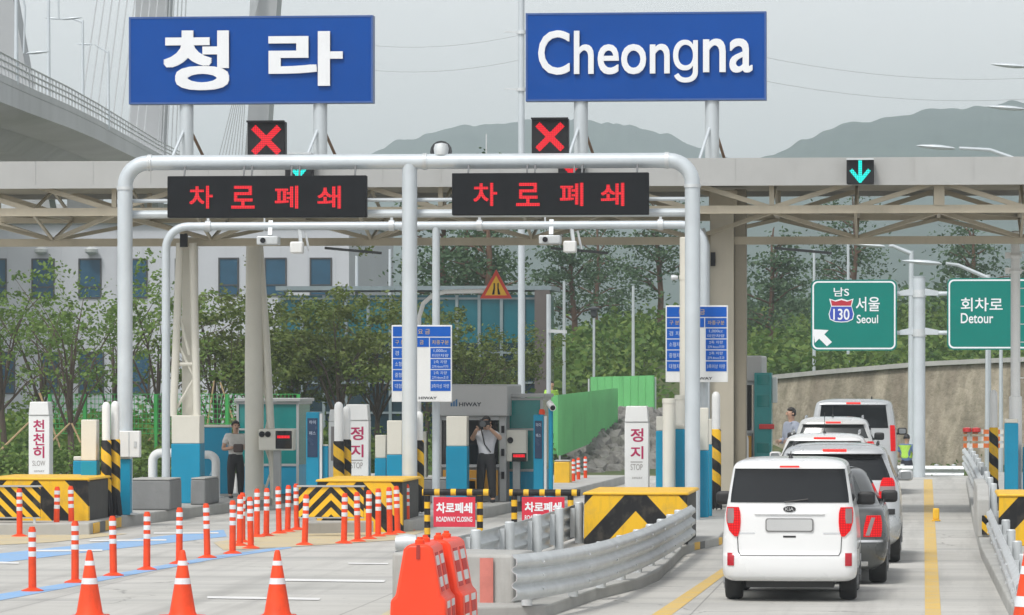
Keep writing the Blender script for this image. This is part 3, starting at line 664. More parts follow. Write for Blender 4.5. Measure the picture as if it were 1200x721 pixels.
# light fittings and conduit under the canopy
for px in (372, 640, 905): 
    q = V(px, 292, 81); b = MB(); b.bar((q.x, 82, q.z + .05), (q.x + 1.1, 82.1, q.z - .05), .07, .05); b.build('conduit', DARK, o)

def column_tops(): return zl
# columns --------------------------------------------------------
def lat(b, a, c_, d_, e_, n, r):
    """zigzag lacing between two legs a-c and d-e"""
    a, c_, d_, e_ = map(Vector, (a, c_, d_, e_))
    for i in range(n): b.tube([a.lerp(c_, i / n), d_.lerp(e_, (i + .5) / n), a.lerp(c_, (i + 1) / n)], r, 6)
def clad_box(px0, px1, py0, pysplit, py1, v, label, name='clad_pillar', dep=None, parent=None, zbase=None, group=None, top=CREAM):
    x0, x1, z0, z1 = RC(px0, py0, px1, py1, v); zs = V((px0 + px1) / 2, pysplit, v).z; dep = dep or (x1 - x0)
    if zbase is not None: z0 = zbase
    o = parent or thing(name, label, 'pillar', ((x0 + x1) / 2, v + dep / 2, z0), group)
    b = MB(); b.box(x0, x1, v, v + dep, zs, z1); b.build('upper_cladding', top, o, bevel=.015)
    b = MB(); b.box(x0 - .006, x1 + .006, v - .006, v + dep + .006, z0, zs - .002); b.build('lower_cladding', BLUE, o, bevel=.015)
    return o
vA = G(217, 590, IZ).y
o = clad_box(201, 234, 487, 520, 590, vA, 'slender triple-legged cream canopy column with white and turquoise boxed foot', 'canopy_column', zbase=IZ)
b = MB()
q = lambda px, py, dv=0: V(px, py, vA + .25 + dv)
for (a, c_) in (((211, 285), (203, 488)), ((226, 285), (231, 488))): b = MB(); b.tube([q(*a), q(*c_)], .075, 12); b.build('leg', CREAM, o)
b = MB(); a = q(210.5, 272); c_ = q(228, 488); b.box(a.x, c_.x, vA + .5, vA + .68, c_.z, zl + .1); b.build('post', CREAM, o, bevel=.01)
b = MB(); lat(b, q(207, 400, .05), q(203, 485, .05), q(226, 400, .05), q(230, 485, .05), 1, .03); b.tube([q(205, 427, .04), q(229, 427, .04)], .04, 8); b.tube([q(208, 360, .04), q(222, 416, .04)], .03, 6); b.build('brace', CREAM, o)
b = MB(); a = q(216, 274, -.2); b.box(a.x - .07, a.x + .07, a.y - .1, a.y, a.z - .26, a.z); b.build('junction_box', BLACK, o)
vB = G(302, 588, IZ).y + 1.6
o = thing('canopy_column', 'thick cream canopy column with a laced leg leaning beside it', 'column', (V(299, 500, vB).x, vB, IZ))
b = MB(); x0, x1, _, _ = RC(287, 300, 309, 590, vB); b.lathe([(.19, IZ), (.19, 3.0), (.165, zl + .1)], ((x0 + x1) / 2, vB, 0), 20); b.build('post', CREAM, o)
qb = lambda px, py, dv=0: V(px, py, vB + dv)
b = MB(); b.tube([qb(304, 288), qb(312, 400), qb(322, 592)], .078, 12); b.build('leg', CREAM, o)
b = MB(); lat(b, qb(309, 330), qb(309, 580), qb(306, 330), qb(321, 580), 4, .028); b.build('brace', CREAM, o)
b = MB(); a = qb(299, 584); b.lathe([(.34, IZ), (.34, IZ + .03), (.2, IZ + .05), (.19, IZ + .3)], (a.x, vB, 0), 16); b.build('base_plate', CREAM, o)
vC = 82.
o = thing('canopy_column', 'broad tan box column carrying the canopy beside the car lane', 'column', (V(850, 500, vC).x, vC + .4, IZ))
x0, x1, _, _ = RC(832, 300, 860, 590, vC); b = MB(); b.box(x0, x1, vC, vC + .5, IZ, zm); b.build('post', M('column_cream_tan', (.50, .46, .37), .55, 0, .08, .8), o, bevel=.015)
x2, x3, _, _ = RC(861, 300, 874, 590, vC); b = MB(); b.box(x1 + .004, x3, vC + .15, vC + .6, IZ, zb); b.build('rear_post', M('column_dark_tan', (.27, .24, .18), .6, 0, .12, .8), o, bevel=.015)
b = MB(); b.box(x0 - .02, x1 + .06, vC - .03, vC + .52, zm + .002, zb - .03); b.build('head_plate', TAN, o, bevel=.01)
b = MB(); a = V(833, 296, vC); b.box(a.x, a.x + .09, vC - .1, vC - .005, a.z - .26, a.z); b.build('junction_box', BLACK, o)
b = MB(); a, c_ = V(823, 268, vC - .15), V(829, 288, vC - .15); b.tube([a, c_, (c_.x, c_.y, 1)], .05, 8); b.build('downpipe', PIPE, o)

# big blue name signs on the roof ---------------------------------
def roof_sign(px0, px1, ptop, pbot, posts, label, texts):
    v = 80.9; x0, x1, z0, z1 = RC(px0, pbot, px1, ptop, v)
    o = thing('roof_sign', label, 'sign', ((x0 + x1) / 2, v, zt))
    b = MB(); b.box(x0 + .03, x1 - .03, v, v + .3, z0 + .03, z1 - .03); b.build('panel', SIGNBLUE, o)
    b = MB(); e = .035
    b.box(x0, x0 + e, v - .01, v + .31, z0, z1); b.box(x1 - e, x1, v - .01, v + .31, z0, z1); b.box(x0 + e, x1 - e, v - .01, v + .31, z1 - e, z1); b.box(x0 + e, x1 - e, v - .01, v + .31, z0, z0 + e)
    b.build('frame', M('sign_frame_blue', (.04, .10, .30), .4), o, smooth=False)
    for t, a, c_, d_, e_, bold in texts:
        p, q, r, s = RC(a, d_, c_, e_, v); b = MB(); b.text(t, (p + q) / 2, v - .006, (r + s) / 2, q - p, s - r, .05, bold); b.build('lettering', LETTER, o, smooth=False)
    for px in posts:
        q = V(px, pbot, v); b = MB(); b.tube([(q.x, v + .16, zt - .08), (q.x, v + .16, z0 + .05)], .135, 16); b.build('support_post', PIPE, o)
        for sx in (-1, 1):
            b = MB(); b.tube([(q.x + sx * .0, v + .2, z0 - .35), (q.x + sx * .22, v + (1.5 if sx > 0 else -.5), zt - .05)], .03, 8); b.build('strut', PIPE if sx < 0 else M('rusty_strut', (.28, .18, .12), .7), o)
    return o
roof_sign(151, 437, 19, 121.5, (217, 374), 'big blue roof sign with the white Korean place name', [('청', 192, 269, 106, 36, .03), ('라', 315, 402, 101, 37, .03)])
roof_sign(616, 898, 14.5, 118, (680, 834), 'big blue roof sign with the white place name in Latin letters', [('Cheon', 631, 785, 87.5, 35.5, .011), ('\u0261', 789, 818, 97, 47, .006), ('na', 824, 882, 85.5, 45.5, .011)])

# gantries --------------------------------------------------------
def arc_corner(x, z, r, y, side, n=8):
    """outer corner of a pipe portal: from the upright at x into the beam at z"""
    return [(x + side * (r - r * math.cos(i / n * math.pi / 2)), y, z - r + r * math.sin(i / n * math.pi / 2)) for i in range(n + 1)]
vg = 75.
xl, xm, xr = V(146.5, 400, vg).x, V(480, 400, vg).x, V(811.5, 400, vg).x; zg = V(480, 189.5, vg).z
o = thing('sign_gantry', 'large grey pipe portal carrying the two lane-closed message boards', 'gantry', (xm, vg, IZ)); GANTRY = o
b = MB(); b.tube([(xl, vg, IZ)] + arc_corner(xl, zg, .42, vg, 1) + arc_corner(xr, zg, .42, vg, -1)[::-1] + [(xr, vg, .14)], .135, 18); b.build('portal_pipe', PIPE, o)
b = MB(); b.tube([(xm, vg, IZ), (xm, vg, zg - .05)], .135, 18); b.build('centre_post', PIPE, o)
for py, r_ in ((234, .035), (250, .075)):
    zz = V(480, py, vg + .1).z; b = MB(); b.tube([(xl + .1, vg + .22, zz), (xr - .1, vg + .22, zz)], r_, 10); b.build('rail', PIPE, o)
b = MB(); b.lathe([(.24, IZ), (.24, IZ + .03)], (xl, vg, 0), 16); b.lathe([(.24, IZ), (.24, IZ + .03)], (xm, vg, 0), 16); b.build('base_flange', GALV, o)
for xx, ax_ in ((xl + .45, 'x'), (xr - .45, 'x'), (V(498, 189, vg).x, 'x')): b = MB(); b.lathe([(.15, -.035), (.15, -.004), (.142, -.003), (.142, .003), (.15, .004), (.15, .035)], (xx, vg, zg), 18, ax_); b.build('pipe_flange', GALV, o)
for xx in (xl, xr): b = MB(); b.lathe([(.15, -.03), (.15, .03)], (xx, vg, zg - .45), 18); b.build('pipe_flange', GALV, o)
for px in (156, 505):
    zz = V(480, 181, vg).z; q = V(px + 12, 181, vg)
    b = MB(); b.lathe([(.07, 0), (.12, .05), (.135, .16), (.11, .24), (.02, .26)], (q.x, vg, zz - .06), 14); b.build('fitting', GALV, o) if px == 505 else None
vh = 79.
xl2, xm2, xr2 = V(194.5, 400, vh).x, V(511, 400, vh).x, V(825, 400, vh).x; zh = V(511, 264.5, vh).z
o = thing('camera_gantry', 'thinner grey pipe portal with hanging plate cameras, lower than the message-board portal', 'gantry', (xm2, vh, IZ))
b = MB(); b.tube([(xl2, vh, IZ)] + arc_corner(xl2, zh, .42, vh, 1) + arc_corner(xr2, zh, .42, vh, -1)[::-1] + [(xr2, vh, .14)], .078, 14); b.build('portal_pipe', PIPE, o)
b = MB(); b.tube([(xm2, vh, IZ), (xm2, vh, zh)], .072, 14); b.build('centre_post', PIPE, o)
for px in (244, 459, 562, 774):
    q = V(px, 264, vh); b = MB(); b.lathe([(.105, -.05), (.105, .05)], (q.x, vh, zh), 14, 'x'); b.bar((q.x, vh, zh + .08), (q.x, vh, zh + .17), .05); b.build('pipe_clamp', GALV, o)
def plate_camera(px, lab, px2, lab2):
    q = V(px, 283, vh - .25); o = thing('plate_camera', lab, 'camera', (q.x, vh - .25, zh - .1))
    b = MB(); b.bar((q.x, vh, zh + .1), (q.x, vh - .1, zh - .18), .08, .05); b.bar((q.x - .12, vh, zh + .15), (q.x - .12, vh, zh - .1), .03); b.build('bracket', GALV, o)
    b = MB(); b.box(q.x - .2, q.x + .2, vh - .45, vh - .1, zh - .36, zh - .2); b.build('housing', GALV, o, bevel=.02)
    b = MB(); b.lathe([(.05, 0), (.05, -.03)], (q.x - .08, vh - .452, zh - .28), 12, 'y'); b.build('lens', BLACK, o)
    q = V(px2, 289, vh - .25); o = thing('infrared_lamp', lab2, 'lamp', (q.x, vh - .25, zh - .3))
    b = MB(); b.bar((q.x, vh, zh), (q.x + .05, vh - .1, zh - .32), .06, .04); b.bar((q.x + .12, vh, zh - .1), (q.x + .2, vh - .1, zh - .45), .03); b.build('bracket', GALV, o)
    b = MB(); b.box(q.x - .12, q.x + .12, vh - .35, vh - .12, zh - .52, zh - .3); b.build('housing', WHITE, o, bevel=.03)
plate_camera(315, 'grey plate camera hanging by the cream columns', 348, 'white box lamp hanging by the plate camera nearest the cream columns')
plate_camera(645, 'grey plate camera hanging above the rubble bank', 668, 'white box lamp hanging by the plate camera above the rubble bank')
def message_board(px0, px1, py0, py1, lab, tx):
    v = vg - .32; x0, x1, z0, z1 = RC(px0, py1, px1, py0, v)
    o = thing('message_board', lab, 'led sign', ((x0 + x1) / 2, v, z0))
    b = MB(); b.box(x0, x1, v, v + .22, z0, z1); b.build('housing', M('led_board_black', (.011, .012, .014), .6, 0, .15, 3, spec=.12), o, bevel=.015)
    for f in (.08, .38, .42, .62, .66, .94):
        xx = x0 + (x1 - x0) * f; b = MB(); b.bar((xx, v + .12, z1 - .01), (xx, v + .2, zg - .08), .03); b.build('hanger', DARK, o)
    for t, a, c_ in zip('차로폐쇄', tx, tx[1:] + [tx[-1] + 49]):
        p, q, r, s = RC(a, py1 - 10.5, a + 27.5, py0 + 12, v); b = MB(); b.text(t, (p + q) / 2, v - .003, (r + s) / 2, q - p, s - r, .003, .016); b.build('lettering', LED_R, o, smooth=False)
    return o
message_board(196, 429, 206, 255, 'black message board with red lane-closed text over the entry lane', [222, 271, 322, 372])
message_board(529.5, 760, 202.5, 252, 'black message board with red lane-closed text above the closed middle lane', [555, 605, 656, 704])
def signal(px0, px1, py0, py1, v, kind, lab, base):
    x0, x1, z0, z1 = RC(px0, py1, px1, py0, v); xc, zc, r_ = (x0 + x1) / 2, (z0 + z1) / 2, (x1 - x0) * .40
    o = thing('lane_signal', lab, 'lane signal', (xc, v + .1, base[1]))
    b = MB(); b.box(x0, x1, v, v + .25, z0, z1); b.build('housing', BLACK, o, bevel=.012)
    b = MB(); b.box(x0, x1, v - .13, v - .002, z1 - .02, z1 + .012); b.build('visor', GALV if kind == 'arrow' else BLACK, o)
    b = MB(); b.bar((xc, v + .12, z0 + .02), (xc, v + .12, base[0]), .07); b.build('bracket', GALV, o)
    b = MB()
    def stroke(a, c_, w_):
        a, c_ = Vector(a), Vector(c_); t = (c_ - a).normalized(); n_ = Vector((-t.y, t.x)) * w_ / 2
        return [a + n_, a - n_, c_ - n_, c_ + n_]
    def put(poly, k): b.prism([(xc + p.x * r_, zc + p.y * r_) for p in poly], 'y', v - .006 - k * .002, v - .001)
    if kind == 'cross': put(stroke((-.85, -.85), (.85, .85), .42), 0); put(stroke((-.85, .85), (.85, -.85), .42), 1)
    else: put(stroke((0, 1), (0, -.75), .34), 0); put(stroke((-.85, .15), (.08, -.98), .34), 1); put(stroke((.85, .15), (-.08, -.98), .34), 2)
    b.build('symbol', LED_X if kind == 'cross' else LED_G, o, smooth=False)
signal(290, 334, 142.5, 186, vg, 'cross', 'red cross lane signal on the portal above the first message board', (zg, zg))
signal(623, 666, 139, 182, vg, 'cross', 'red cross lane signal on the portal above the second message board', (zg, zg))
signal(334, 366, 180, 211, v0 - .3, 'arrow', 'green arrow lane signal peeping out over the first message board', (zb, zb))
signal(654, 684, 187, 217, v0 - .3, 'cross', 'red cross lane signal mostly hidden behind the second message board', (zb, zb))
signal(992, 1024, 186.5, 215.5, v0 - .3, 'arrow', 'green arrow lane signal on the canopy above the open car lane', (zb, zb))
# loudspeaker and antennas on the canopy edge
q = V(517, 178, v0 + .4); o = thing('horn_speaker', 'grey horn loudspeaker on the canopy edge between the roof signs', 'loudspeaker', (q.x, q.y, zt))
b = MB(); b.lathe([(.06, .3), (.08, .12), (.21, 0), (.21, -.02), (.17, -.015), (.05, .1)], (q.x, q.y, q.z), 16, 'y'); b.build('horn', DARK, o); b = MB(); b.bar((q.x, q.y + .15, zt - .03), (q.x, q.y + .15, q.z), .05); b.build('bracket', GALV, o)
q = V(570, 160, v0 + .6); b = MB(); b.tube([(q.x, q.y, zt - .06), (q.x, q.y, V(570, 155, v0).z)], .014, 6); tag(b.build('antenna', GALV, origin=(q.x, q.y, zt)), 'thin antenna rod on the canopy edge near the high mast', 'antenna')
# high mast behind
q = D(611, 0, 100); q.z = 0; o = thing('light_mast', 'tall grey mast rising past the Latin letter sign out of the picture', 'mast', q)
b = MB(); b.tube([(q.x, q.y, -.1), (q.x, q.y, 9), (q.x, q.y, 15)], [.085, .075, .07], 12); b.build('pole', PIPE, o)
for py in (38, 105): z_ = D(611, py, 100).z; b = MB(); b.lathe([(.115, z_ - .04), (.115, z_ + .04)], (q.x, q.y, 0), 12); b.bar((q.x, q.y, z_), (q.x - .4, q.y, z_ + .02), .04); b.build('clamp', GALV, o)
# power lines
WIRE = M('wire_black', (.2, .2, .21), .6)
for (a, c_, sag, lab) in [((430, 53, 330), (640, 34, 300), .6, 'upper faint power line beside the blue Korean sign'), ((430, 82, 330), (640, 63, 300), .6, 'lower faint power line beside the blue Korean sign'), ((880, 64, 300), (1230, 90, 330), .8, 'upper faint power line over the hills'), ((880, 92, 300), (1230, 114, 330), .8, 'lower faint power line over the hills')]:
    A_, B_ = D(*a), D(*c_); b = MB(); b.tube([A_.lerp(B_, i / 10) - Vector((0, 0, sag * 4 * i / 10 * (1 - i / 10))) for i in range(11)], .011, 5); tag(b.build('power_line', WIRE, origin=A_), lab, 'power line', 'power lines in the sky')

# road signs at the ramp -------------------------------------------
GREEN = M('sign_green', (.004, .19, .155), .5, 0, .06, 1., streak=False, spec=.12); SHR, SHB = M('shield_red', (.45, .02, .04), .4), M('shield_blue', (.03, .07, .42), .4)
dS = 112.; vS = D(1077, 0, dS).y
o = thing('sign_pole', 'thick grey steel pole with two pairs of sign arms', 'pole', (D(1077, 0, dS).x, vS + .25, 0))
q = D(1077, 325, dS); b = MB(); b.tube([(q.x, vS + .25, -.4), (q.x, vS + .25, q.z)], .165, 18); b.lathe([(.18, q.z), (.18, q.z + .02)], (q.x, vS + .25, 0), 18); b.build('pole', PIPE, o)
for py in (344, 390):
    z_ = D(1077, py, dS).z
    for sx in (-1, 1):
        b = MB(); b.tube([(q.x + sx * .12, vS + .25, z_), (q.x + sx * .85, vS + .2, z_)], .06, 10); b.prism([(q.x + sx * .15, z_ - .05), (q.x + sx * .5, z_ - .05), (q.x + sx * .5, z_ + .07), (q.x + sx * .15, z_ + .14)], 'y', vS + .15, vS + .165); b.build('arm', PIPE, o)
    b = MB(); b.lathe([(.19, z_ - .1), (.19, z_ + .1)], (q.x, vS + .25, 0), 16); b.build('collar', GALV, o)
def rrect(x0, x1, z0, z1, r, n=6):
    P = []
    for cx, cz, a0 in ((x1 - r, z1 - r, 0), (x0 + r, z1 - r, 90), (x0 + r, z0 + r, 180), (x1 - r, z0 + r, 270)):
        P += [(cx + r * math.cos(R_(a0 + 90 * i / n)), cz + r * math.sin(R_(a0 + 90 * i / n))) for i in range(n + 1)]
    return P
def green_sign(px0, px1, py0, py1, lab):
    v = vS; x0, x1, z0, z1 = RC(px0, py1, px1, py0, v)
    o = thing('direction_sign', lab, 'road sign', ((x0 + x1) / 2, v, z0))
    b = MB(); b.prism(rrect(x0, x1, z0, z1, .16), 'y', v, v + .05); b.build('panel', GREEN, o, smooth=False)
    b = MB(); A = rrect(x0 + .035, x1 - .035, z0 + .035, z1 - .035, .14); B = rrect(x0 + .075, x1 - .075, z0 + .075, z1 - .075, .11); n = len(A)
    b.add([(p[0], v - .005, p[1]) for p in A] + [(p[0], v - .005, p[1]) for p in B], [(i, (i + 1) % n, n + (i + 1) % n, n + i) for i in range(n)]); b.build('border', LETTER, o, smooth=False)
    return o, v
def sign_text(o, v, t, a, c_, top, bot, bold=.01, mat=LETTER, dy=.005):
    p, q, r, s = RC(a, bot, c_, top, v); b = MB(); b.text(t, (p + q) / 2, v - dy, (r + s) / 2, q - p, s - r, .003, bold); b.build('lettering', mat, o, smooth=False)
o, v = green_sign(950.5, 1051, 328, 411, 'green direction sign with red and blue route shield pointing to Seoul')
sign_text(o, v, '남S', 977, 995, 337, 347.5); sign_text(o, v, '서울', 1003, 1031, 348, 365); sign_text(o, v, 'Seoul', 1004, 1029, 369, 379)
def shield(px0, px1, py0, py1, k=1.):
    x0, x1, z0, z1 = RC(px0, py1, px1, py0, v); xc, hw, h_ = (x0 + x1) / 2, (x1 - x0) / 2 * k, (z1 - z0)
    zc = (z0 + z1) / 2; P = [(-.95, .5), (-.5, .42), (0, .5), (.5, .42), (.95, .5), (.8, .18), (1, -.15), (.9, -.38), (.5, -.48), (0, -.5), (-.5, -.48), (-.9, -.38), (-1, -.15), (-.8, .18)]
    return xc, zc, hw, h_ * k, P
xc, zc, hw, h_, P = shield(971, 1001, 350, 378)
b = MB(); b.prism([(xc + a * hw, zc + c_ * h_) for a, c_ in P], 'y', v - .008, v - .001); b.build('route_shield', LETTER, o, smooth=False)
b = MB(); b.prism([(xc + a * hw * .93, zc + c_ * h_ * .92) for a, c_ in P if c_ < .17] + [], 'y', v - .012, v - .0085); b.add([(xc + a * hw * .78, v - .012, zc + c_ * h_) for a, c_ in ((-1.0, .16), (1.0, .16), (1.18, -.14), (-1.18, -.14))], [(0, 1, 2, 3)]); b.build('shield_field', SHB, o, smooth=False)
b = MB(); b.prism([(xc + a * hw * .88, zc + c_ * h_) for a, c_ in ((-.95, .44), (-.5, .37), (0, .44), (.5, .37), (.95, .44), (.84, .20), (-.84, .20))], 'y', v - .013, v - .0085); b.build('shield_band', SHR, o, smooth=False)
sign_text(o, v, '130', 976.5, 995.5, 362, 375, .012, LETTER, .015)
b = MB(); P = [(953, 386), (971, 387), (966, 392), (975, 401), (969, 406), (960, 397), (955, 402)]; b.prism([(V(a, c_, v).x, V(a, c_, v).z) for a, c_ in P], 'y', v - .009, v - .002); b.build('arrow', LETTER, o, smooth=False)
o, v = green_sign(1110, 1226, 326, 410, 'green detour sign partly behind the white pole with rungs')
sign_text(o, v, '회차로', 1126, 1175, 349, 365); sign_text(o, v, 'Detour', 1126, 1164, 367, 379)

lamp_post(1068, 560, 294, 1024, 288, 142, .11, 'street lamp with its arm over the Seoul sign', 'street lamps along the ramp', base_z=-.9)
lamp_post(1158, 560, 322, 1088, 308, 122, .09, 'street lamp with long low arm above the detour sign', 'street lamps along the ramp', base_z=-.9)
lamp_post(1216, 560, 192, 1104, 173, 125, .10, 'lamp head on a long arm rising over the canopy against the hill', 'street lamps along the ramp', base_z=-.9)
lamp_post(1262, 560, 136, 1186, 127, 128, .10, 'pale lamp head at the picture edge against the near hill', 'street lamps along the ramp', base_z=-.9)
lamp_post(1262, 560, 86, 1190, 77.5, 132, .10, 'highest lamp head at the picture edge against the sky', 'street lamps along the ramp', base_z=-.9)
for px, d, pt, lab in [(1173, 121, 410, 'plain grey post under the detour sign'), (954, 173, 292, 'grey pole standing in the shrubs beside the Seoul sign'), (994, 176, 280, 'thin pale pole among the shrubs above the Seoul sign'), (661, 158, 330, 'short thin post on the shrub slope by the spreading pine'), (742, 160, 335, 'short thin post on the shrub slope by the second fare board'), (457, 146, 292, 'thin lamp pole seen beyond the fare board'), (418, 143, 300, 'pale thin pole at the corner of the pale office building'), (1157, 118, 409, 'second plain grey post under the detour sign, nearer its pole')]:
    q = D(px, pt, d); b = MB(); zb_ = height(q.x, q.y); b.tube([(q.x, q.y, zb_ - .2), q], [.075, .05], 8); tag(b.build('post', PIPE, origin=(q.x, q.y, zb_)), lab, 'post', 'thin posts beyond the toll plaza')
q = D(696, 361, 150); zb_ = height(q.x, q.y); o = thing('garden_lamp', 'dark garden lamp with a flat cap on a pale pole on the green slope', 'lamp', (q.x, q.y, zb_))
b = MB(); b.tube([(q.x, q.y, zb_ - .2), (q.x, q.y, q.z - .3)], .045, 8); b.build('pole', PIPE, o); b = MB(); b.lathe([(.05, -.35), (.11, -.3), (.12, -.08), (.2, -.06), (.2, 0), (.02, .06)], q, 12); b.build('lamp_head', DARK, o)
# ================================================================ ISLANDS: booths, signs, posts
GREYB = M('booth_grey_panel', (.40, .405, .40), .45, 0, .06, .8); ORP = M('booth_orange_panel', (.62, .30, .03), .45, 0, .08, 1.5); STEEL = M('booth_steel_grey', (.33, .34, .34), .4, .3, .1, 2)
HIW = M('logo_ink_black', (.02, .025, .035), .5); HIB = M('logo_mark_blue', (.03, .12, .25), .5)
def hiway(o, v, px, py, wpx, sub=True):
    """the operator's lettering with its slanting mark"""
    p, q, r, s = RC(px, py + wpx * .09, px + wpx, py - wpx * .09, v); b = MB(); b.text('HIWAY', (p + q) / 2, v - .004, (r + s) / 2, q - p, s - r, .003, .02); b.build('lettering', HIW, o, smooth=False)
    b = MB(); w_ = (q - p) / 5
    for i in range(3): x = p - w_ * 1.9 + i * w_ * .55; b.prism([(x, r), (x + w_ * .4, r), (x + w_ * .4, r + (s - r) * (1.0 + i * .45)), (x, r + (s - r) * (.7 + i * .45))], 'y', v - .006, v - .001)
    b.build('emblem', HIB, o, smooth=False)
def cabin(px0, px1, ptop, phead, psill, pbase, v, z0, dep, lab, logo=None, orange=None):
    x0, x1, _, z1 = RC(px0, pbase, px1, ptop, v); xm_ = (px0 + px1) / 2; zh_, zs = V(xm_, phead, v).z, V(xm_, psill, v).z
    o = thing('toll_booth', lab, 'toll booth', ((x0 + x1) / 2, v, z0))
    b = MB(); b.box(x0 - .05, x1 + .05, v - .15, v + dep + .1, zh_, z1); b.build('roof_box', GREYB, o, bevel=.03)
    b = MB(); b.box(x0 + .12, x1 - .14, v + .05, v + dep, z0, zs); b.build('body', STEEL, o, bevel=.01)
    b = MB(); b.box(x0 + .08, x1 - .16, v + .10, v + dep - .05, zs + .002, zh_ - .002); b.build('window', DARKG, o)
    for x in (x0, x1 - .13): b = MB(); b.box(x, x + .13, v - .02, v + .18, z0, zh_ - .002); b.build('corner_post', GREYB, o, bevel=.01)
    b = MB(); b.box(x0 + .13, x1 - .13, v - .02, v + .09, zh_ - .075, zh_ - .003); b.box(x0 + .13, x1 - .13, v - .01, v + .04, zs + .003, zs + .06); b.build('window_frame', M('frame_pale', (.45, .46, .46), .4), o)
    b = MB(); b.box(x0 + .15, x1 - .16, v + .0, v + .045, z0 + .12, zs - .05); b.build('front_panel', ORP, o, bevel=.008)
    for k in range(3): b = MB(); zz = z0 + .45 + k * .45; b.bar((x1 - .06, v - .04, zz), (x1 - .06, v - .04, zz + .14), .06, .03); b.build('hinge', BLACK, o)
    if logo: hiway(o, v - .15, *logo)
    return o
def glass_cabin(px0, px1, ptop, pbase, v, z0, dep, lab):
    x0, x1, _, z1 = RC(px0, pbase, px1, ptop, v); o = thing('glass_booth', lab, 'glass booth', ((x0 + x1) / 2, v, z0)); e = .05
    b = MB(); b.box(x0 + e, x1 - e, v + .03, v + dep - .03, z0 + .6, z1 - e); b.build('glazing', TEALB, o)
    b = MB(); b.box(x0 + .02, x1 - .02, v + .02, v + dep - .02, z0, z0 + .597); b.build('base_panel', BLUE, o)
    b = MB(); hz = (z0 + .6 + (z1 - z0 - .6) * .55)
    for a in ((x0, x0 + e, z0, z1), (x1 - e, x1, z0, z1), (x0 + e + .002, x1 - e - .002, z1 - e, z1 - .002), (x0 + e + .002, x1 - e - .002, hz, hz + .04), (x0 + e + .002, x1 - e - .002, z0 + .58, z0 + .63)): b.box(a[0], a[1], v, v + .05, a[2], a[3])
    b.box(x1 - e, x1, v + .053, v + dep, z1 - e, z1); b.box(x0, x0 + e, v + .053, v + dep, z1 - e, z1); b.build('frame', GREYB, o)
    b = MB(); b.box(x0 - .04, x1 + .04, v - .05, v + dep + .04, z1 + .003, z1 + .07); b.build('roof', GREYB, o, bevel=.01)
    return o
def machine(px0, px1, ptop, pbot, v, z0, lab, lenses=None, disp=None, dep=.35):
    x0, x1, zz, z1 = RC(px0, pbot, px1, ptop, v); o = thing('fare_terminal', lab, 'fare terminal', ((x0 + x1) / 2, v, z0))
    b = MB(); b.box(x0, x1, v, v + dep, zz, z1); b.build('housing', CREAM if lenses else GREYB, o, bevel=.02)
    b = MB(); b.box((x0 + x1) / 2 - .07, (x0 + x1) / 2 + .07, v + .1, v + .24, z0, zz - .002); b.build('stand', STEEL, o)
    if disp:
        p, q, r, s = RC(*disp, v); b = MB(); b.box(p, q, v - .02, v - .002, r, s); b.build('screen', DARKG, o, bevel=.006)
        b = MB(); m = (r + s) / 2 + (s - r) * .15; b.box(p + (q - p) * .1, q - (q - p) * .12, v - .026, v - .0205, m - .025, m + .03); b.build('readout', LED_R, o)
    for a in lenses or []: c_ = V(*a, v); b = MB(); b.lathe([(.055, 0), (.06, -.02), (.04, -.04), (.035, -.02)], (c_.x, v - .001, c_.z), 14, 'y'); b.build('lens', BLACK, o)
    return o
vb = G(550, 588, IZ).y
cabin(510, 593, 451, 488, 548, 588, vb, IZ, 2.6, 'grey toll booth with dark window and orange panel behind the cameraman', (538, 474, 26))
glass_cabin(594, 636, 466, 580, vb + .6, IZ, 2.0, 'teal glass booth beside the grey booth of the cameraman')
machine(592, 617, 504, 541, vb + .1, IZ, 'grey fare terminal with round lens between the cameraman and the blue camera post', [(598, 516)], (600, 541, 617, 531), .3)
vl = G(302, 583, IZ).y
glass_cabin(277, 350, 471, 582, vl + 2.6, IZ, 2.0, 'teal glass booth behind the thick cream column')
machine(303, 344, 503, 528, vB - .55, IZ, 'cream fare terminal with two lenses and a glowing red readout', [(307, 509), (314, 509)], (323, 526, 342, 505))
vr = 86.5
cabin(846, 890, 417, 447, 508, 576, vr, IZ, 2.6, 'grey toll booth with an orange panel by the queueing white cars', (857, 440, 14))
x0, x1, z0, z1 = RC(884, 590, 904, 437, vr - .2); o = thing('lane_cabinet', 'tall teal lane cabinet with a red lamp at the edge of the car lane', 'cabinet', ((x0 + x1) / 2, vr - .2, .14))
b = MB(); b.box(x0, x1, vr - .2, vr + .4, .14, z1); b.build('housing', M('cabinet_teal', (.02, .26, .26), .4), o, bevel=.015)
for py, hh in ((445, 12), (470, 14), (525, 12)): c_ = V(894, py, vr - .2); b = MB(); b.box(x0 + .05, x1 - .05, vr - .22, vr - .205, c_.z - hh / 120, c_.z + hh / 120); b.build('door', TEALB, o, bevel=.005)
c_ = V(896, 500, vr - .2); b = MB(); b.box(x0 + .1, x1 + .06, vr - .28, vr - .206, c_.z - .05, c_.z + .05); b.build('lamp', M('lamp_red', (.6, .03, .03), .3), o, bevel=.01)
c_ = V(905, 460, vr); b = MB(); b.box(c_.x + .0, c_.x + .1, vr, vr + .2, V(905, 472, vr).z, V(905, 442, vr).z); b.build('handle', WHITE, o, bevel=.01)

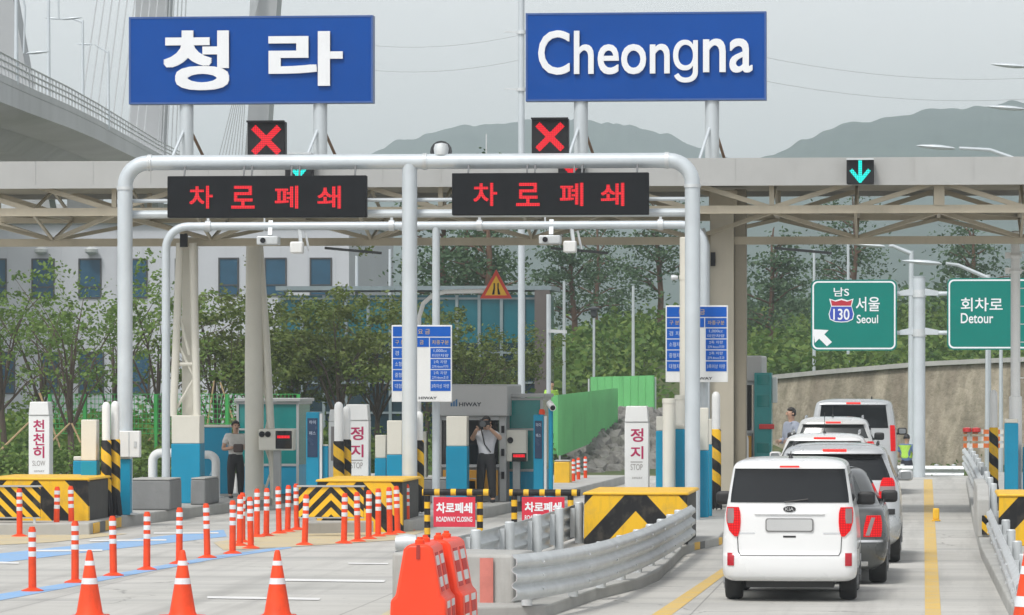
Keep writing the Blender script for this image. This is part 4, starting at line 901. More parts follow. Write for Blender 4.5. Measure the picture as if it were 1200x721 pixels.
def sign_box(px0, px1, ptop, pcap, pbase, v, z0, lab, lines, dep=.35):
    x0, x1, _, z1 = RC(px0, pbase, px1, ptop, v); zc = V((px0 + px1) / 2, pcap, v).z
    o = thing('sign_box', lab, 'sign box', ((x0 + x1) / 2, v, z0))
    b = MB(); b.box(x0, x1, v, v + dep, z0, zc); b.build('body', WHITE, o, bevel=.015)
    b = MB(); b.prism([(x0 + .0, zc + .004), (x1 - .0, zc + .004), (x1 - .03, z1), (x0 + .03, z1)], 'y', v - .02, v + dep); b.build('cap', WHITE, o, bevel=.015)
    for t, a, c_, top, bot, m in lines:
        p, q, r, s = RC(a, bot, c_, top, v)
        b = MB()
        if t == '-': b.box(p, q, v - .004, v - .001, r, s)
        else: b.text(t, (p + q) / 2, v - .002, (r + s) / 2, q - p, s - r, .002, .02 if m == MAG else 0)
        b.build('lettering', m, o, smooth=False)
    return o
MAG = M('letter_magenta', (.42, .01, .09), .5); GRL = M('letter_grey', (.28, .26, .25), .5)
def stop_box(px, ptop, pbase, v, z0, lab, k=1.):
    return sign_box(px - 14 * k, px + 14 * k, ptop, ptop + 19, pbase, v, z0, lab, [('정', px - 7 * k, px + 8 * k, ptop + 26, ptop + 42, MAG), ('지', px - 7 * k, px + 8 * k, ptop + 47, ptop + 62, MAG), ('-', px - 7 * k, px + 7 * k, ptop + 65, ptop + 66, GRL), ('STOP', px - 7 * k, px + 7 * k, ptop + 68, ptop + 75, GRL), ('HIWAY', px - 5, px + 7, ptop + 83, ptop + 85.5, GRL)])
stop_box(418, 474, 572, G(418, 592, IZ).y, IZ, 'white stop sign box with red Korean letters behind the striped block among the delineators')
stop_box(746, 476, 575, G(746, 600, .14).y, .14, 'white stop sign box with red Korean letters behind the big chevron block')
vv = G(45, 592, IZ).y
sign_box(33.5, 58, 471, 487, 580, vv, IZ, 'white slow-down sign box with three stacked red Korean syllables', [('천', 39, 52, 492, 506, MAG), ('천', 39, 52, 508, 522, MAG), ('히', 39, 52, 523, 537, MAG), ('SLOW', 38, 53, 540, 546, GRL), ('HIWAY', 40, 52, 551, 553.5, GRL)])
vv = G(388, 588, IZ).y + .8
sign_box(385, 396, 480, 494, 580, vv, IZ, 'narrow pale sign box half hidden behind the twin padded posts', [('-', 388, 393, 500, 540, GRL)], .3)

# fare boards
CELL = M('fare_cell_blue', (.008, .10, .46), .5, 0, .06, 2, streak=False, spec=.12); FTXT = M('fare_text_pale', (.55, .62, .75), .5); FOR = M('fare_text_orange', (.60, .42, .14), .5)
def fare_board(px0, px1, py0, py1, v, lab, gx):
    x0, x1, z0, z1 = RC(px0, py1, px1, py0, v); o = thing('fare_board', lab, 'fare board', ((x0 + x1) / 2, v, z0)); W_, H_ = x1 - x0, z1 - z0
    b = MB(); b.box(x0, x1, v, v + .05, z0, z1); b.build('panel', WHITE, o, bevel=.006)
    X = lambda f: x0 + W_ * f; Z = lambda f: z1 - H_ * f
    b = MB(); cells = [(.02, .98, .02, .15), (.02, .27, .165, .285), (.28, .62, .165, .285), (.635, .98, .165, .285)] + [(a, c_, .30 + i * .143, .43 + i * .143) for i in range(4) for a, c_ in ((.02, .27), (.645, .98))]
    for i, (a, c_, d_, e_) in enumerate(cells): b.prism([(X(a), Z(e_)), (X(c_), Z(e_)), (X(c_), Z(d_)), (X(a), Z(d_))], 'y', v - .006, v - .001)
    b.build('cell_pattern', CELL, o, smooth=False)
    b = MB()
    for t, fx, fz, fh in [('통 행 요 금', .42, .085, .07), ('구 분', .14, .225, .055), ('요 금', .45, .225, .055), ('차종구분', .81, .225, .055)]: b.text(t, X(fx), v - .008, Z(fz), None, H_ * fh, .002)
    b.build('heading', FOR, o, smooth=False)
    b = MB()
    for i, (t1, t2, t3) in enumerate([('경 차', '1,000cc', '미만차량'), ('소형차', '2축 차량', '279.4mm이하'), ('중형차', '2축 차량', '279.4mm초과'), ('대형차', '3축이상 차량', '')]):
        fz = .365 + i * .143; b.text(t1, X(.145), v - .008, Z(fz), W_ * .18, H_ * .06, .002)
        if t3: b.text(t2, X(.81), v - .008, Z(fz - .028), W_ * .22, H_ * .042, .002); b.text(t3, X(.81), v - .008, Z(fz + .032), W_ * .27, H_ * .042, .002)
        else: b.text(t2, X(.81), v - .008, Z(fz), W_ * .29, H_ * .055, .002)
    b.build('lettering', FTXT, o, smooth=False)
    b = MB(); b.text('HIWAY', X(.6), v - .003, Z(.95), W_ * .3, H_ * .035, .002, .02); b.build('logo', HIW, o, smooth=False)
    b = MB()
    for f in (.2, .75): b.box(gx - .14, gx + .14, v + .055, vh - .06, Z(f) - .04, Z(f) + .04)
    b.build('bracket', GALV, o)
    return o
fare_board(459, 529.5, 381, 471, vh - .55, 'blue and white fare board behind the middle portal post', xm2)
fare_board(780, 853, 358, 448, vh - .55, 'blue and white fare board behind the portal post nearest the car lane', xr2)
# triangular sign on a bent pole
v = 83.; TRR, TRY = M('triangle_red', (.60, .05, .03), .4), M('triangle_yellow', (.82, .47, .03), .4)
q = V(491, 500, v); o = thing('warning_sign', 'triangular yellow and red road-narrows sign on a bent white pole', 'road sign', (q.x, v, IZ))
b = MB(); b.tube([(q.x, v, IZ), V(491, 372, v), V(496, 356, v), V(507, 346, v), V(522, 342, v), V(583, 341, v)], .045, 10); b.build('pole', WHITE, o)
def tri(k, y): c_ = V(582, 338.5, v); A = V(582, 316, v); B = V(563, 350, v); C = V(600.5, 350, v); return [((p.x - c_.x) * k + c_.x, (p.z - c_.z) * k + c_.z) for p in (B, C, A)]
b = MB(); b.prism(tri(1, 0), 'y', v - .09, v - .06); b.build('border', TRR, o, smooth=False)
b = MB(); b.prism(tri(.68, 0), 'y', v - .096, v - .0905); b.build('panel', TRY, o, smooth=False)
b = MB()
for P in ([(577, 345.5), (580, 345.5), (580.5, 339), (580.5, 332), (579, 332), (579, 338)], [(587, 345.5), (584, 345.5), (583.5, 339), (583.5, 332), (585, 332), (585, 338)]): b.prism([(V(a, c_, v).x, V(a, c_, v).z) for a, c_ in P], 'y', v - .101, v - .0965)
b.build('symbol', BLACK, o, smooth=False)

# padded posts --------------------------------------------------------
HEL = STRIPE('helix_sleeve', 'helix', .42, 0, 1.)
def padded_post(px, ptop, psl, pbase, v, z0, r, lab, cap=True, skirt=True):
    q = V(px, 500, v); zt_, zs = V(px, ptop, v).z, V(px, psl, v).z; zsk = z0 + .35 if skirt else z0
    o = thing('padded_post', lab, 'padded post', (q.x, v, z0))
    b = MB(); b.lathe([(r, zs - .02), (r, zt_ - .12), (r * .9, zt_ - .05), (r * .5, zt_ - .01), (.01, zt_)], (q.x, v, 0), 18); b.build('post', WHITE, o)
    b = MB(); b.lathe([(r * 1.22, zsk), (r * 1.25, (zsk + zs) / 2), (r * 1.2, zs - .02), (r * 1.02, zs)], (q.x, v, 0), 18); b.build('sleeve', HEL, o)
    if skirt:
        b = MB(); rr = random.Random(int(px)); n = 22; vs = []
        for k in range(n): a = 2 * math.pi * k / n; ro = r * 1.55 * rr.uniform(.9, 1.25) if k % 2 else r * 1.25; vs += [(q.x + math.cos(a) * r * 1.24, v + math.sin(a) * r * 1.24, zsk + .02), (q.x + math.cos(a) * ro, v + math.sin(a) * ro, z0 + rr.uniform(0, .05))]
        b.add(vs, [(2 * k, 2 * ((k + 1) % n), 2 * ((k + 1) % n) + 1, 2 * k + 1) for k in range(n)] + [tuple(2 * k for k in range(n))]); b.build('skirt', BLACK, o, smooth=False)
    return o
va = G(128, 606, IZ).y
padded_post(124.5, 471, 516, 606, va, IZ, .075, 'padded yellow and black post, first of the pair by the slow-down box')
padded_post(135, 470, 515, 606, va + .2, IZ, .075, 'padded yellow and black post, second of its pair, touching the portal cabinet')
va = G(400, 598, IZ).y
padded_post(397, 471, 517, 598, va, IZ, .085, 'padded post with bent white tip just before the stop box, beside the narrow sign box')
padded_post(406, 476, 515, 598, va + .25, IZ, .075, 'padded post squeezed between the bent-tip post and the stop box')
va = G(487, 602, IZ).y
padded_post(482, 474, 516, 602, va, IZ, .085, 'padded post with white tip below the fare board, nearer the delineators')
padded_post(491, 482, 516, 602, va + .25, IZ, .075, 'padded post behind its twin below the fare board')
padded_post(839, 459, 503, 598, G(839, 598, .14).y, .14, .08, 'padded post standing alone beside the first white car')
padded_post(1164.5, 457, 501, 590, G(1164, 590, .16).y, .16, .075, 'padded post by the exit lane guardrails')
# clad pillars
clad_box(95, 113, 492, 540, 606, G(103, 606, IZ).y, 'white and turquoise clad pillar beside the twin striped posts', zbase=IZ)
clad_box(86, 95.5, 535, 540, 604, G(91, 602, IZ).y + .2, 'low turquoise cabinet hugging the clad pillar', 'low_cabinet', zbase=IZ)
clad_box(439.5, 452, 510, 537, 590, G(446, 592, IZ).y, 'shorter clad pillar of the pair beside the stop box', zbase=IZ)
clad_box(453.5, 471, 493, 533, 590, G(462, 592, IZ).y - .5, 'taller clad pillar of the pair beside the stop box', zbase=IZ)
clad_box(523, 547, 488, 523, 578, G(535, 588, IZ).y - 1.2, 'broad white and turquoise clad pillar before the booth window', zbase=IZ)
clad_box(476, 500, 506, 560, 578, G(500, 588, IZ).y + .4, 'pale cabinet with turquoise foot behind the padded pair under the fare board', 'pale_cabinet', zbase=IZ, dep=.25)
vp = G(800, 606, .14).y
clad_box(769, 778, 488, 505, 600, vp + .6, 'slim clad post behind the cream tube, white topped', zbase=.14)
clad_box(789.5, 802, 498, 503, 600, vp + .3, 'turquoise clad post between the cream tubes', zbase=.14)
clad_box(804, 816.5, 492, 498, 606, vp - .6, 'turquoise clad post in front of the white meter cabinet', zbase=.14)
clad_box(817, 830, 478, 528, 604, vp - .2, 'white meter cabinet on a turquoise foot round the portal post', 'meter_cabinet', zbase=.14)
clad_box(829, 834, 491, 521, 604, vp + .5, 'thinnest clad post, beside the lone padded post', zbase=.14)
for px, r_, pt, dv, lab in [(784, .115, 468, 0., 'shorter cream tube bollard before the turquoise posts'), (797.5, .10, 464, .9, 'cream tube bollard half hidden behind its shorter neighbour'), (804.5, .125, 279, 1.2, 'tall cream tube beside the portal post, clamped to it')]:
    q = V(px, pt, vp + dv); o = thing('cream_tube', lab, 'tube post', (q.x, vp + dv, .14)); b = MB(); b.lathe([(r_, .14), (r_, q.z), (r_ * .9, q.z + .015)], (q.x, vp + dv, 0), 18); b.build('tube', CREAM, o)
    b = MB(); zc = q.z - .72 if pt < 300 else q.z - .03; b.lathe([(r_ * 1.08, zc - .04), (r_ * 1.08, zc + .04)], (q.x, vp + dv, 0), 18); b.build('collar', CREAM, o)
    if pt < 300: b = MB(); b.lathe([(.03, 0), (.05, -.06), (.05, -.12), (.02, -.13)], (q.x - r_ - .03, vp + dv, zc), 10, 'x'); b.build('bolt', GALV, o)
# cabinets, blocks, pipes
x0, x1, z0, z1 = RC(140, 536, 165, 505, vg - .2); o = thing('portal_cabinet', 'white switch cabinet strapped to the tall portal post', 'cabinet', ((x0 + x1) / 2, vg - .2, z0))
b = MB(); b.box(x0, x1, vg - .32, vg - .14, z0, z1); b.build('housing', WHITE, o, bevel=.015); b = MB(); b.box((x0 + x1) / 2 - .01, (x0 + x1) / 2 + .012, vg - .326, vg - .322, z0 + .02, z1 - .02); b.box(x1 - .1, x1 - .06, vg - .34, vg - .322, (z0 + z1) / 2 - .05, (z0 + z1) / 2 + .05); b.build('door', GALV, o)
clad_box(140, 152, 536, 538, 612, vg - .24, 'turquoise boxed foot of the portal post under the switch cabinet', 'clad_foot', zbase=IZ)
def block(px0, px1, py0, py1, z0, dep, lab, mat=GREYC, cat='concrete block', name='concrete_block', v=None):
    v = v or G((px0 + px1) / 2, py1, z0).y; x0, x1, _, z1 = RC(px0, py1, px1, py0, v)
    o = thing(name, lab, cat, ((x0 + x1) / 2, v + dep / 2, z0)); b = MB(); b.prism([(x0, z0), (x1, z0), (x1 - .01, z1), (x0 + .01, z1)], 'y', v, v + dep); b.build('body', mat, o, bevel=.03)
    b = MB(); b.box(x0 + .015, x1 - .015, v - .004, v + dep - .02, z1 + .002, z1 + .03); b.build('top_slab', CONC, o, bevel=.01); return o
block(151, 200, 563, 598, IZ, 1.2, 'dark grey concrete block between the portal foot and the canopy column')
block(223, 241, 562, 592, IZ, 1.6, 'smaller dark grey concrete block behind the turquoise column foot')
block(494, 531, 562, 590, IZ, 1.0, 'pale topped concrete block behind the padded pair')
block(541, 559, 562, 588, IZ, .8, 'small concrete block between the broad clad pillar and the cameraman')
x0, x1, z0, z1 = RC(236, 500, 269, 578, 0 or vl + .4); o = thing('barrier_cabinet', 'turquoise flat cabinet between the column foot and the standing man', 'cabinet', (V(252, 500, vl + .4).x, vl + .4, IZ))
x0, x1, z0, z1 = RC(236, 578, 269, 501, vl + .4); b = MB(); b.box(x0, x1, vl + .4, vl + .7, IZ + .05, z1); b.build('body', BLUE, o, bevel=.02); b = MB(); b.box(x0 - .02, x1 + .02, vl + .38, vl + .72, z1 + .002, z1 + .05); b.build('cap', CREAM, o, bevel=.01)
b = MB(); b.box(x0 - .1, x1 + .2, vl + .3, vl + .8, IZ, IZ + .06); b.build('plinth', CONC, o)
b = MB(); c_ = V(249, 555, vl + .4); b.prism([(c_.x - .07, c_.z - .04), (c_.x + .07, c_.z - .04), (c_.x, c_.z + .09)], 'y', vl + .394, vl + .399); b.build('emblem', M('pale_blue_mark', (.35, .6, .75), .5), o)
def gooseneck(pts, v, r, z0, lab):
    q = [V(*p, v) for p in pts]; q[-1] = Vector((q[-1].x, v, z0)); o = thing('pipe_guard', lab, 'pipe guard', (q[-1].x, v, z0))
    a, c_, d_ = q; k = .16; P = [a] + [c_ + (a - c_).normalized() * k * (1 - math.sin(t)) + (d_ - c_).normalized() * k * (1 - math.cos(t)) for t in [i * math.pi / 12 for i in range(7)]] + [d_]
    b = MB(); b.tube(P, r, 14); b.build('pipe', WHITE, o); b = MB(); b.lathe([(r * 2, z0), (r * 2, z0 + .025)], (q[-1].x, v, 0), 14); b.build('base_plate', WHITE, o)
gooseneck([(206, 531), (179, 531), (179, 590)], G(180, 590, IZ).y + 1.0, .09, IZ, 'white bent pipe guard beside the dark concrete block')
gooseneck([(233, 533), (253, 533), (253, 590)], vl - .2, .085, IZ, 'white bent pipe guard before the flat turquoise cabinet')
gooseneck([(846, 507), (873, 507), (873, 576)], vr - .6, .075, .14, 'grey-white bent pipe guard before the booth with the queueing cars')
def info_post(px0, px1, py0, v, z0, lab, lamp=False):
    x0, x1, _, z1 = RC(px0, 580, px1, py0, v); o = thing('info_post', lab, 'information post', ((x0 + x1) / 2, v, z0))
    b = MB(); b.box(x0, x1, v, v + .22, z0, z1); b.build('body', BLUE, o, bevel=.02)
    h_ = z1 - z0; b = MB(); b.box(x0 + .03, x1 - .03, v - .012, v - .003, z1 - h_ * .5, z1 - .12); b.build('screen', M('screen_navy', (.012, .04, .10), .25), o, bevel=.004)
    b = MB()
    for k in range(2): b.text(('하이', '패스')[k], (x0 + x1) / 2, v - .014, z1 - .2 - k * h_ * .12, (x1 - x0) * .5, .07, .002)
    b.build('lettering', FTXT, o, smooth=False)
    b = MB(); b.box(x1 + .003, x1 + .05, v + .03, v + .2, z0, z1 - .03); b.build('side_trim', WHITE, o)
    if lamp: b = MB(); b.lathe([(.06, z1), (.06, z1 + .06), (.045, z1 + .1), (.01, z1 + .11)], ((x0 + x1) / 2 + .06, v + .1, 0), 14); b.build('beacon', ORANGE, o)
info_post(358.5, 374, 483, G(366, 588, IZ).y - .3, IZ, 'turquoise information post with navy screen beside the olive trees')
info_post(625, 637, 486, vb - .3, IZ, 'turquoise information post with an orange beacon beside the teal glass booth', True)
q = V(645.5, 478, vb - .6); o = thing('camera_post', 'slim turquoise post with a white bullet camera on top', 'camera post', (q.x, vb - .6, IZ))
b = MB(); b.tube([(q.x, q.y, IZ), (q.x, q.y, q.z)], .045, 12); b.lathe([(.12, IZ), (.12, IZ + .02), (.06, IZ + .25)], (q.x, q.y, 0), 14); b.build('post', BLUE, o)
b = MB(); b.tube([(q.x + .06, q.y - .25, q.z - .0), (q.x - .03, q.y + .1, q.z + .08)], .065, 14); b.build('camera', WHITE, o)
b = MB(); b.tube([(q.x + .061, q.y - .256, q.z - .0015), (q.x + .059, q.y - .249, q.z + .0005)], .05, 14); b.build('lens', BLACK, o)
x = V(385, 560, vl); 
q = V(385, 570, va - .0); o = clad_box(377, 384, 521, 523, 588, G(380, 588, IZ).y - .2, 'short turquoise post between the information post and the narrow sign box', zbase=IZ)
# yellow sand box + grit
block(649, 668, 541, 576, .0, .6, 'yellow box on the road before the rubble bank', YEL, 'grit box', 'grit_box', G(659, 576).y)
# white camera pole beyond the dark booth pier
q = V(643, 372, 92); o = thing('camera_pole', 'pale grey pole with a short side arm beside the teal hall', 'pole', (q.x, q.y, 0)); b = MB(); b.tube([(q.x, q.y, -.1), (q.x, q.y, V(643, 345, 92).z)], .05, 10); b.build('pole', PIPE, o); b = MB(); c_ = V(643, 388, 92); b.bar((q.x, q.y - .08, c_.z), (q.x + .4, q.y - .08, c_.z - .02), .07); b.build('arm', GALV, o)

# crash cushions -------------------------------------------------------------
CH1 = STRIPE('chevron_fine', 'chev', .235, .02, 1.0); DG1 = STRIPE('diagonal_bands', 'diag', .235, 0, 1.0)
CH3 = STRIPE('chevron_big', 'chev', .93, .50, 1.08, .45); CH2 = CH3
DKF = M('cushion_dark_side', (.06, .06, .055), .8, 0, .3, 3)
def cushion(px0, px1, ptop, pbase, dep, front, lab, z0=0.):
    v = G((px0 + px1) / 2, pbase, z0).y; x0, x1, _, z1 = RC(px0, pbase, px1, ptop, v)
    o = thing('crash_cushion', lab, 'crash cushion', ((x0 + x1) / 2, v, z0))
    b = MB(); b.prism([(x0, z0), (x1, z0), (x1 - .01, z1 - .045), (x0 + .01, z1 - .045)], 'y', v, v + .12); b.build('face_panel', front, o, bevel=.01)
    b = MB(); b.prism([(x0 - .02, z1 - .043), (x1 + .02, z1 - .043), (x1 + .0, z1), (x0 - .0, z1)], 'y', v - .02, v + dep); b.build('lid', YEL, o, bevel=.015)
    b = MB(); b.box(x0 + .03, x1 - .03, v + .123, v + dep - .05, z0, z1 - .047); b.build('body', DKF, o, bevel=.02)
    return o, v, x0, x1, z1
def front_plate(px0, px1, ptop, pbot, v, z0, stripes, lab):
    x0, x1, za, zb_ = RC(px0, pbot, px1, ptop, v); o = thing('striped_plate', lab, 'hazard board', ((x0 + x1) / 2, v, z0))
    b = MB(); b.box(x0, x1, v, v + .05, za, zb_); b.build('plate', stripes, o, bevel=.004)
    b = MB(); b.box(x0 - .03, x1 + .02, v - .03, v + .09, zb_ + .002, zb_ + .03); b.box(x0, x1, v - .01, v + .07, za - .022, za - .002); b.build('frame', GREYB, o)
    for x in (x0 + .1, x1 - .1): b = MB(); b.bar((x, v + .03, z0), (x, v + .03, za - .02), .04); b.build('leg', GALV, o)
    return o
cushion(-20, 104, 560, 624, 2.6, CH2, 'yellow block with wide black bands beside the slow-down box', 0)
front_plate(-25, 47, 571, 606, G(20, 627).y, 0, DG1, 'low striped board at the picture edge before the yellow block')
v = G(56, 622).y - .4; q = V(56, 600, v); o = thing('cushion_drum', 'pale ribbed cylinder behind the low striped board', 'crash drum', (q.x, v, 0)); b = MB(); rr_ = .15
b.lathe([(rr_ + (.012 if i % 2 else 0), .25 + i * .05) for i in range(9)], (q.x, v, 0), 18); b.build('drum', WHITE, o); b = MB(); b.lathe([(.05, 0), (.05, .25)], (q.x, v, 0), 10); b.build('stand', DARK, o)
cushion(371, 472, 562, 624, 2.6, CH2, 'yellow block with black bands behind the chevron board', 0)
front_plate(350, 426, 571, 606, G(388, 629).y, 0, CH1, 'low chevron striped board among the delineators')
cushion(684, 806, 577, 638, 3.0, CH3, 'big yellow block with one broad black chevron on the median nose', .14)
cushion(1170, 1246, 579, 640, 2.5, CH3, 'yellow and black block at the picture edge by the exit lane', .16)

# road closing bars -----------------------------------------------------------
BND = STRIPE('bar_bands', 'band', .21, 0, 1, .5); BNX = STRIPE('bar_bands_across', 'bandx', .265, 0, 1, .68)
def closing_bar(px0, px1, pbar, s0, s1, sp0, sp1, base, lab, z0=0.):
    v = G((px0 + px1) / 2, base, z0).y; x0, x1 = V(px0, 580, v).x, V(px1, 580, v).x; zb_ = V((px0 + px1) / 2, pbar, v).z
    o = thing('closing_barrier', lab, 'barrier', ((x0 + x1) / 2, v, z0))
    b = MB(); b.tube([(x0, v, zb_), (x1, v, zb_)], .055, 12); b.build('bar', BNX, o)
    for x in (x0 + .08, x1 - .16): b = MB(); b.tube([(x, v, z0), (x, v, zb_ - .05)], .05, 12); b.build('post', BND, o)
    p, q, r, s = RC(s0, sp1, s1, sp0, v); b = MB(); b.box(p, q, v - .075, v - .057, r, s); b.build('sign_panel', RED, o, bevel=.004)
    h_ = s - r; b = MB(); b.text('차로폐쇄', (p + q) / 2, v - .078, s - h_ * .36, (q - p) * .86, h_ * .36, .002, .035); b.text('ROADWAY CLOSING', (p + q) / 2, v - .078, r + h_ * .26, (q - p) * .86, h_ * .17, .002, .02); b.build('lettering', LETTER, o, smooth=False)
    return o
closing_bar(495, 574, 577, 508.5, 557.5, 582.5, 617.5, 634, 'striped bar with a red road-closing sign across the closed lane, beside the padded pair')
closing_bar(597, 680, 577.5, 612, 662, 582.5, 615, 631, 'striped bar with a red road-closing sign partly behind the guardrail')

# guardrails -------------------------------------------------------------------
def rail(path, side, zt_, nw, lab, posts, z0, post_r=.06, ht=None, name='guardrail'):
    """ribbed steel beam along ground points, held on posts on its other side"""
    P = [Vector((p.x, p.y, 0)) for p in path]; o = thing(name, lab, 'guardrail', (P[0].x, P[0].y, z0)); H_ = .155 * nw + .04
    sec = []
    for i in range(nw):
        for f, k in ((0, 0), (.15, .015), (.3, .055), (.5, .062), (.7, .055), (.85, .015)): sec.append((k, (i + f) * H_ / nw))
    sec.append((0, H_)); vs = []; ns = len(sec)
    dense = []
    for a, c_ in zip(P, P[1:]):
        m = max(2, int((c_ - a).length / .8)); dense += [a.lerp(c_, i / m) for i in range(m)]
    dense.append(P[-1])
    for _ in range(3): dense = [dense[0]] + [(dense[i - 1] + dense[i] * 2 + dense[i + 1]) / 4 for i in range(1, len(dense) - 1)] + [dense[-1]]
    for i, p in enumerate(dense):
        t = (dense[min(i + 1, len(dense) - 1)] - dense[max(i - 1, 0)]).normalized(); nn = Vector((t.y, -t.x, 0)) * side
        for k, h_ in sec: q = p + nn * (k + .02); vs.append((q.x, q.y, zt_ - H_ + h_))
        for k, h_ in reversed(sec): q = p + nn * (k + .012); vs.append((q.x, q.y, zt_ - H_ + h_))
    ns2 = 2 * ns; b = MB()
    b.add(vs, [(i * ns2 + j, i * ns2 + (j + 1) % ns2, (i + 1) * ns2 + (j + 1) % ns2, (i + 1) * ns2 + j) for i in range(len(dense) - 1) for j in range(ns2)] + [tuple(range(ns2)), tuple(range((len(dense) - 1) * ns2, len(dense) * ns2))[::-1]])
    b.build('beam', GALV, o, angle=50)
    lens = [0.]
    for a, c_ in zip(dense, dense[1:]): lens.append(lens[-1] + (c_ - a).length)
    for k in range(posts):
        tl = lens[-1] * (k + .35) / posts; i = max(j for j in range(len(lens)) if lens[j] <= tl); i = min(i, len(dense) - 2); p = dense[i].lerp(dense[i + 1], (tl - lens[i]) / max(1e-6, lens[i + 1] - lens[i]))
        t = (dense[i + 1] - dense[i]).normalized(); nn = Vector((t.y, -t.x, 0)) * side; c_ = p - nn * (post_r + .05)
        b = MB(); b.lathe([(post_r, z0), (post_r, zt_ + (ht or .03)), (post_r * .8, zt_ + (ht or .03) + .015)], (c_.x, c_.y, 0), 14); b.build('post', GALV, o)
        b = MB(); b.obox((p + nn * -.02), t, nn, .05, .035, zt_ - H_ + .03, zt_ - .03)
        for zz in (.2, .5, .8): b.obox(p + nn * .088 + t * .0, t, nn, .012, .012, zt_ - H_ + H_ * zz - .012, zt_ - H_ + H_ * zz + .012)
        b.build('spacer', GALV, o)
    return o
mz = .14
rail([D(598, 0, 46.4), D(640, 0, 47.1), D(700, 0, 49.7), D(757, 0, 54.8), D(790, 0, 60), D(809, 0, 64.3)], 1, .73, 3, 'long ribbed guardrail curving along the car lane to the big chevron block', 9, mz, .06, -.05)
rail([D(470, 0, 49.2), D(548, 0, 53), D(612, 0, 58), D(684, 0, 66.5)], -1, .70, 3, 'guardrail seen from behind along the closed lane, bolted on round posts', 6, .14, .065, .05)
rail([D(1199, 0, 43), D(1189, 0, 48), D(1173, 0, 57), D(1162, 0, 66)], -1, .62, 2, 'near guardrail by the exit lane, its end low at the picture edge', 6, .16)
rail([D(1158, 0, 71), D(1148, 0, 84), D(1139, 0, 98), D(1131, 0, 111)], -1, .80, 3, 'far guardrail by the exit lane, running to the crest of the road', 9, .16)
rail([D(990, 0, 120), D(1050, 0, 119.5), D(1130, 0, 119)], 1, .15, 2, 'distant guardrail crossing beyond the crest behind the worker', 7, -1.0)
# concrete nose under the rails, exit-lane wall end
NOSE = M('nose_concrete', (.40, .40, .38), .85, 0, .2, 1.5, .3, dirt=(.25, .23, .2))
a, c_ = D(459, 0, 48.2), D(602, 0, 47.6); o = thing('median_block', 'long weathered concrete block at the median nose behind the orange barriers', 'concrete block', ((a.x + c_.x) / 2, 48, 0))
b = MB(); pl = [(a.x, a.y), (c_.x, c_.y), (c_.x + .12, c_.y + 1.3), (a.x + .12, a.y + 1.2)]; b.prism(pl, 'z', 0, .68); b.build('body', NOSE, o, bevel=.04)
q = D(570.5, 0, 47.7); b = MB(); b.box(q.x - .075, q.x + .075, q.y - .04, q.y - .022, .02, .64); b.build('reflector', M('faded_red_band', (.62, .20, .16), .5, 0, .2, 4), o)
q = D(466, 0, 48.9); b = MB(); b.lathe([(.085, -.02), (.11, .1), (.09, .22)], (q.x, q.y, .76), 14, 'x'); b.build('beam_end', GALV, o)
x0, x1, _, _ = RC(1146, 640, 1160, 600, 66); q = D(1152, 0, 66.5); o = thing('wall_end', 'white concrete wall end with a striped marker by the exit lane', 'concrete wall', (q.x, q.y, .16))
b = MB(); b.prism([(q.y - .1, .16), (q.y + 5, .16), (q.y + 5, .95), (q.y + .6, .95), (q.y - .02, .75)], 'x', q.x - .09, q.x + .10); b.build('wall', CONC, o, bevel=.02)
b = MB(); b.box(q.x - .02, q.x + .09, q.y - .125, q.y - .103, .2, .5); b.build('marker', DG1, o)

# delineators -----------------------------------------------------------------
def make_delineator(label, group):
    o = thing('delineator', label, 'delineator', (0, 0, 0), group)
    b = MB(); b.lathe([(.14, 0), (.14, .012), (.08, .035), (.055, .045)], n=16); b.build('base', ORANGE, o)
    b = MB(); b.lathe([(.05, .04), (.047, .72), (.047, .765), (.036, .785), (.036, .80), (.005, .803)], n=14); b.build('post', ORANGE, o)
    for z in (.43, .55, .67): b = MB(); b.lathe([(.0495, z), (.0498, z + .01), (.0492, z + .06), (.049, z + .065)], n=14, caps=False); b.build('reflective_band', REFL, o)
    return o
DEL = None
rr = random.Random(4)
def delineator(px, py, lab, grp, z=0., s_=1.):
    global DEL
    if DEL is None: DEL = o = make_delineator(lab, grp)
    else: o = copy_tree(DEL, label=lab, group=grp)
    q = G(px, py, z); o.location = (q.x, q.y, z); o.rotation_euler = (rr.gauss(0, .015), rr.gauss(0, .02), rr.uniform(0, 6)); o.scale = (s_, s_, s_)
    return o
for i, (px, py) in enumerate([(38, 693), (88, 683), (133, 675), (172, 668), (210, 661), (243, 654)]): delineator(px, py, 'orange delineator with white bands on the open blue line, %s from the picture edge' % ORD[i], 'delineators along the blue line')
for i, (px, py) in enumerate([(272.5, 649), (281, 640), (284, 636), (294, 643), (301, 629.5), (312, 628.5), (327, 625.5), (337, 623.5), (348, 621)]): delineator(px, py, 'orange delineator in the crowded cluster before the chevron board, %s counted from the open row' % ORD[i], 'delineators crowded before the chevron board')
for i, (px, py) in enumerate([(357, 639), (403, 637), (419, 635), (432, 632), (443, 629), (457, 627), (466, 625), (477, 622)]): delineator(px, py, 'orange delineator around the chevron board, %s on the way to the padded pair' % ORD[i], 'delineators around the chevron board')
for i, (px, py) in enumerate([(23, 629), (66, 626), (84, 625), (101, 622)]): delineator(px, py, 'orange delineator before the yellow block and drum, %s from the picture edge' % ORD[i], 'delineators before the yellow block')
for i, (px, py) in enumerate([(672, 574), (678, 572), (686, 570)]): delineator(px, py, 'small distant delineator beside the yellow box, %s away from it' % ORD[i], 'delineators beside the yellow box', s_=.9)
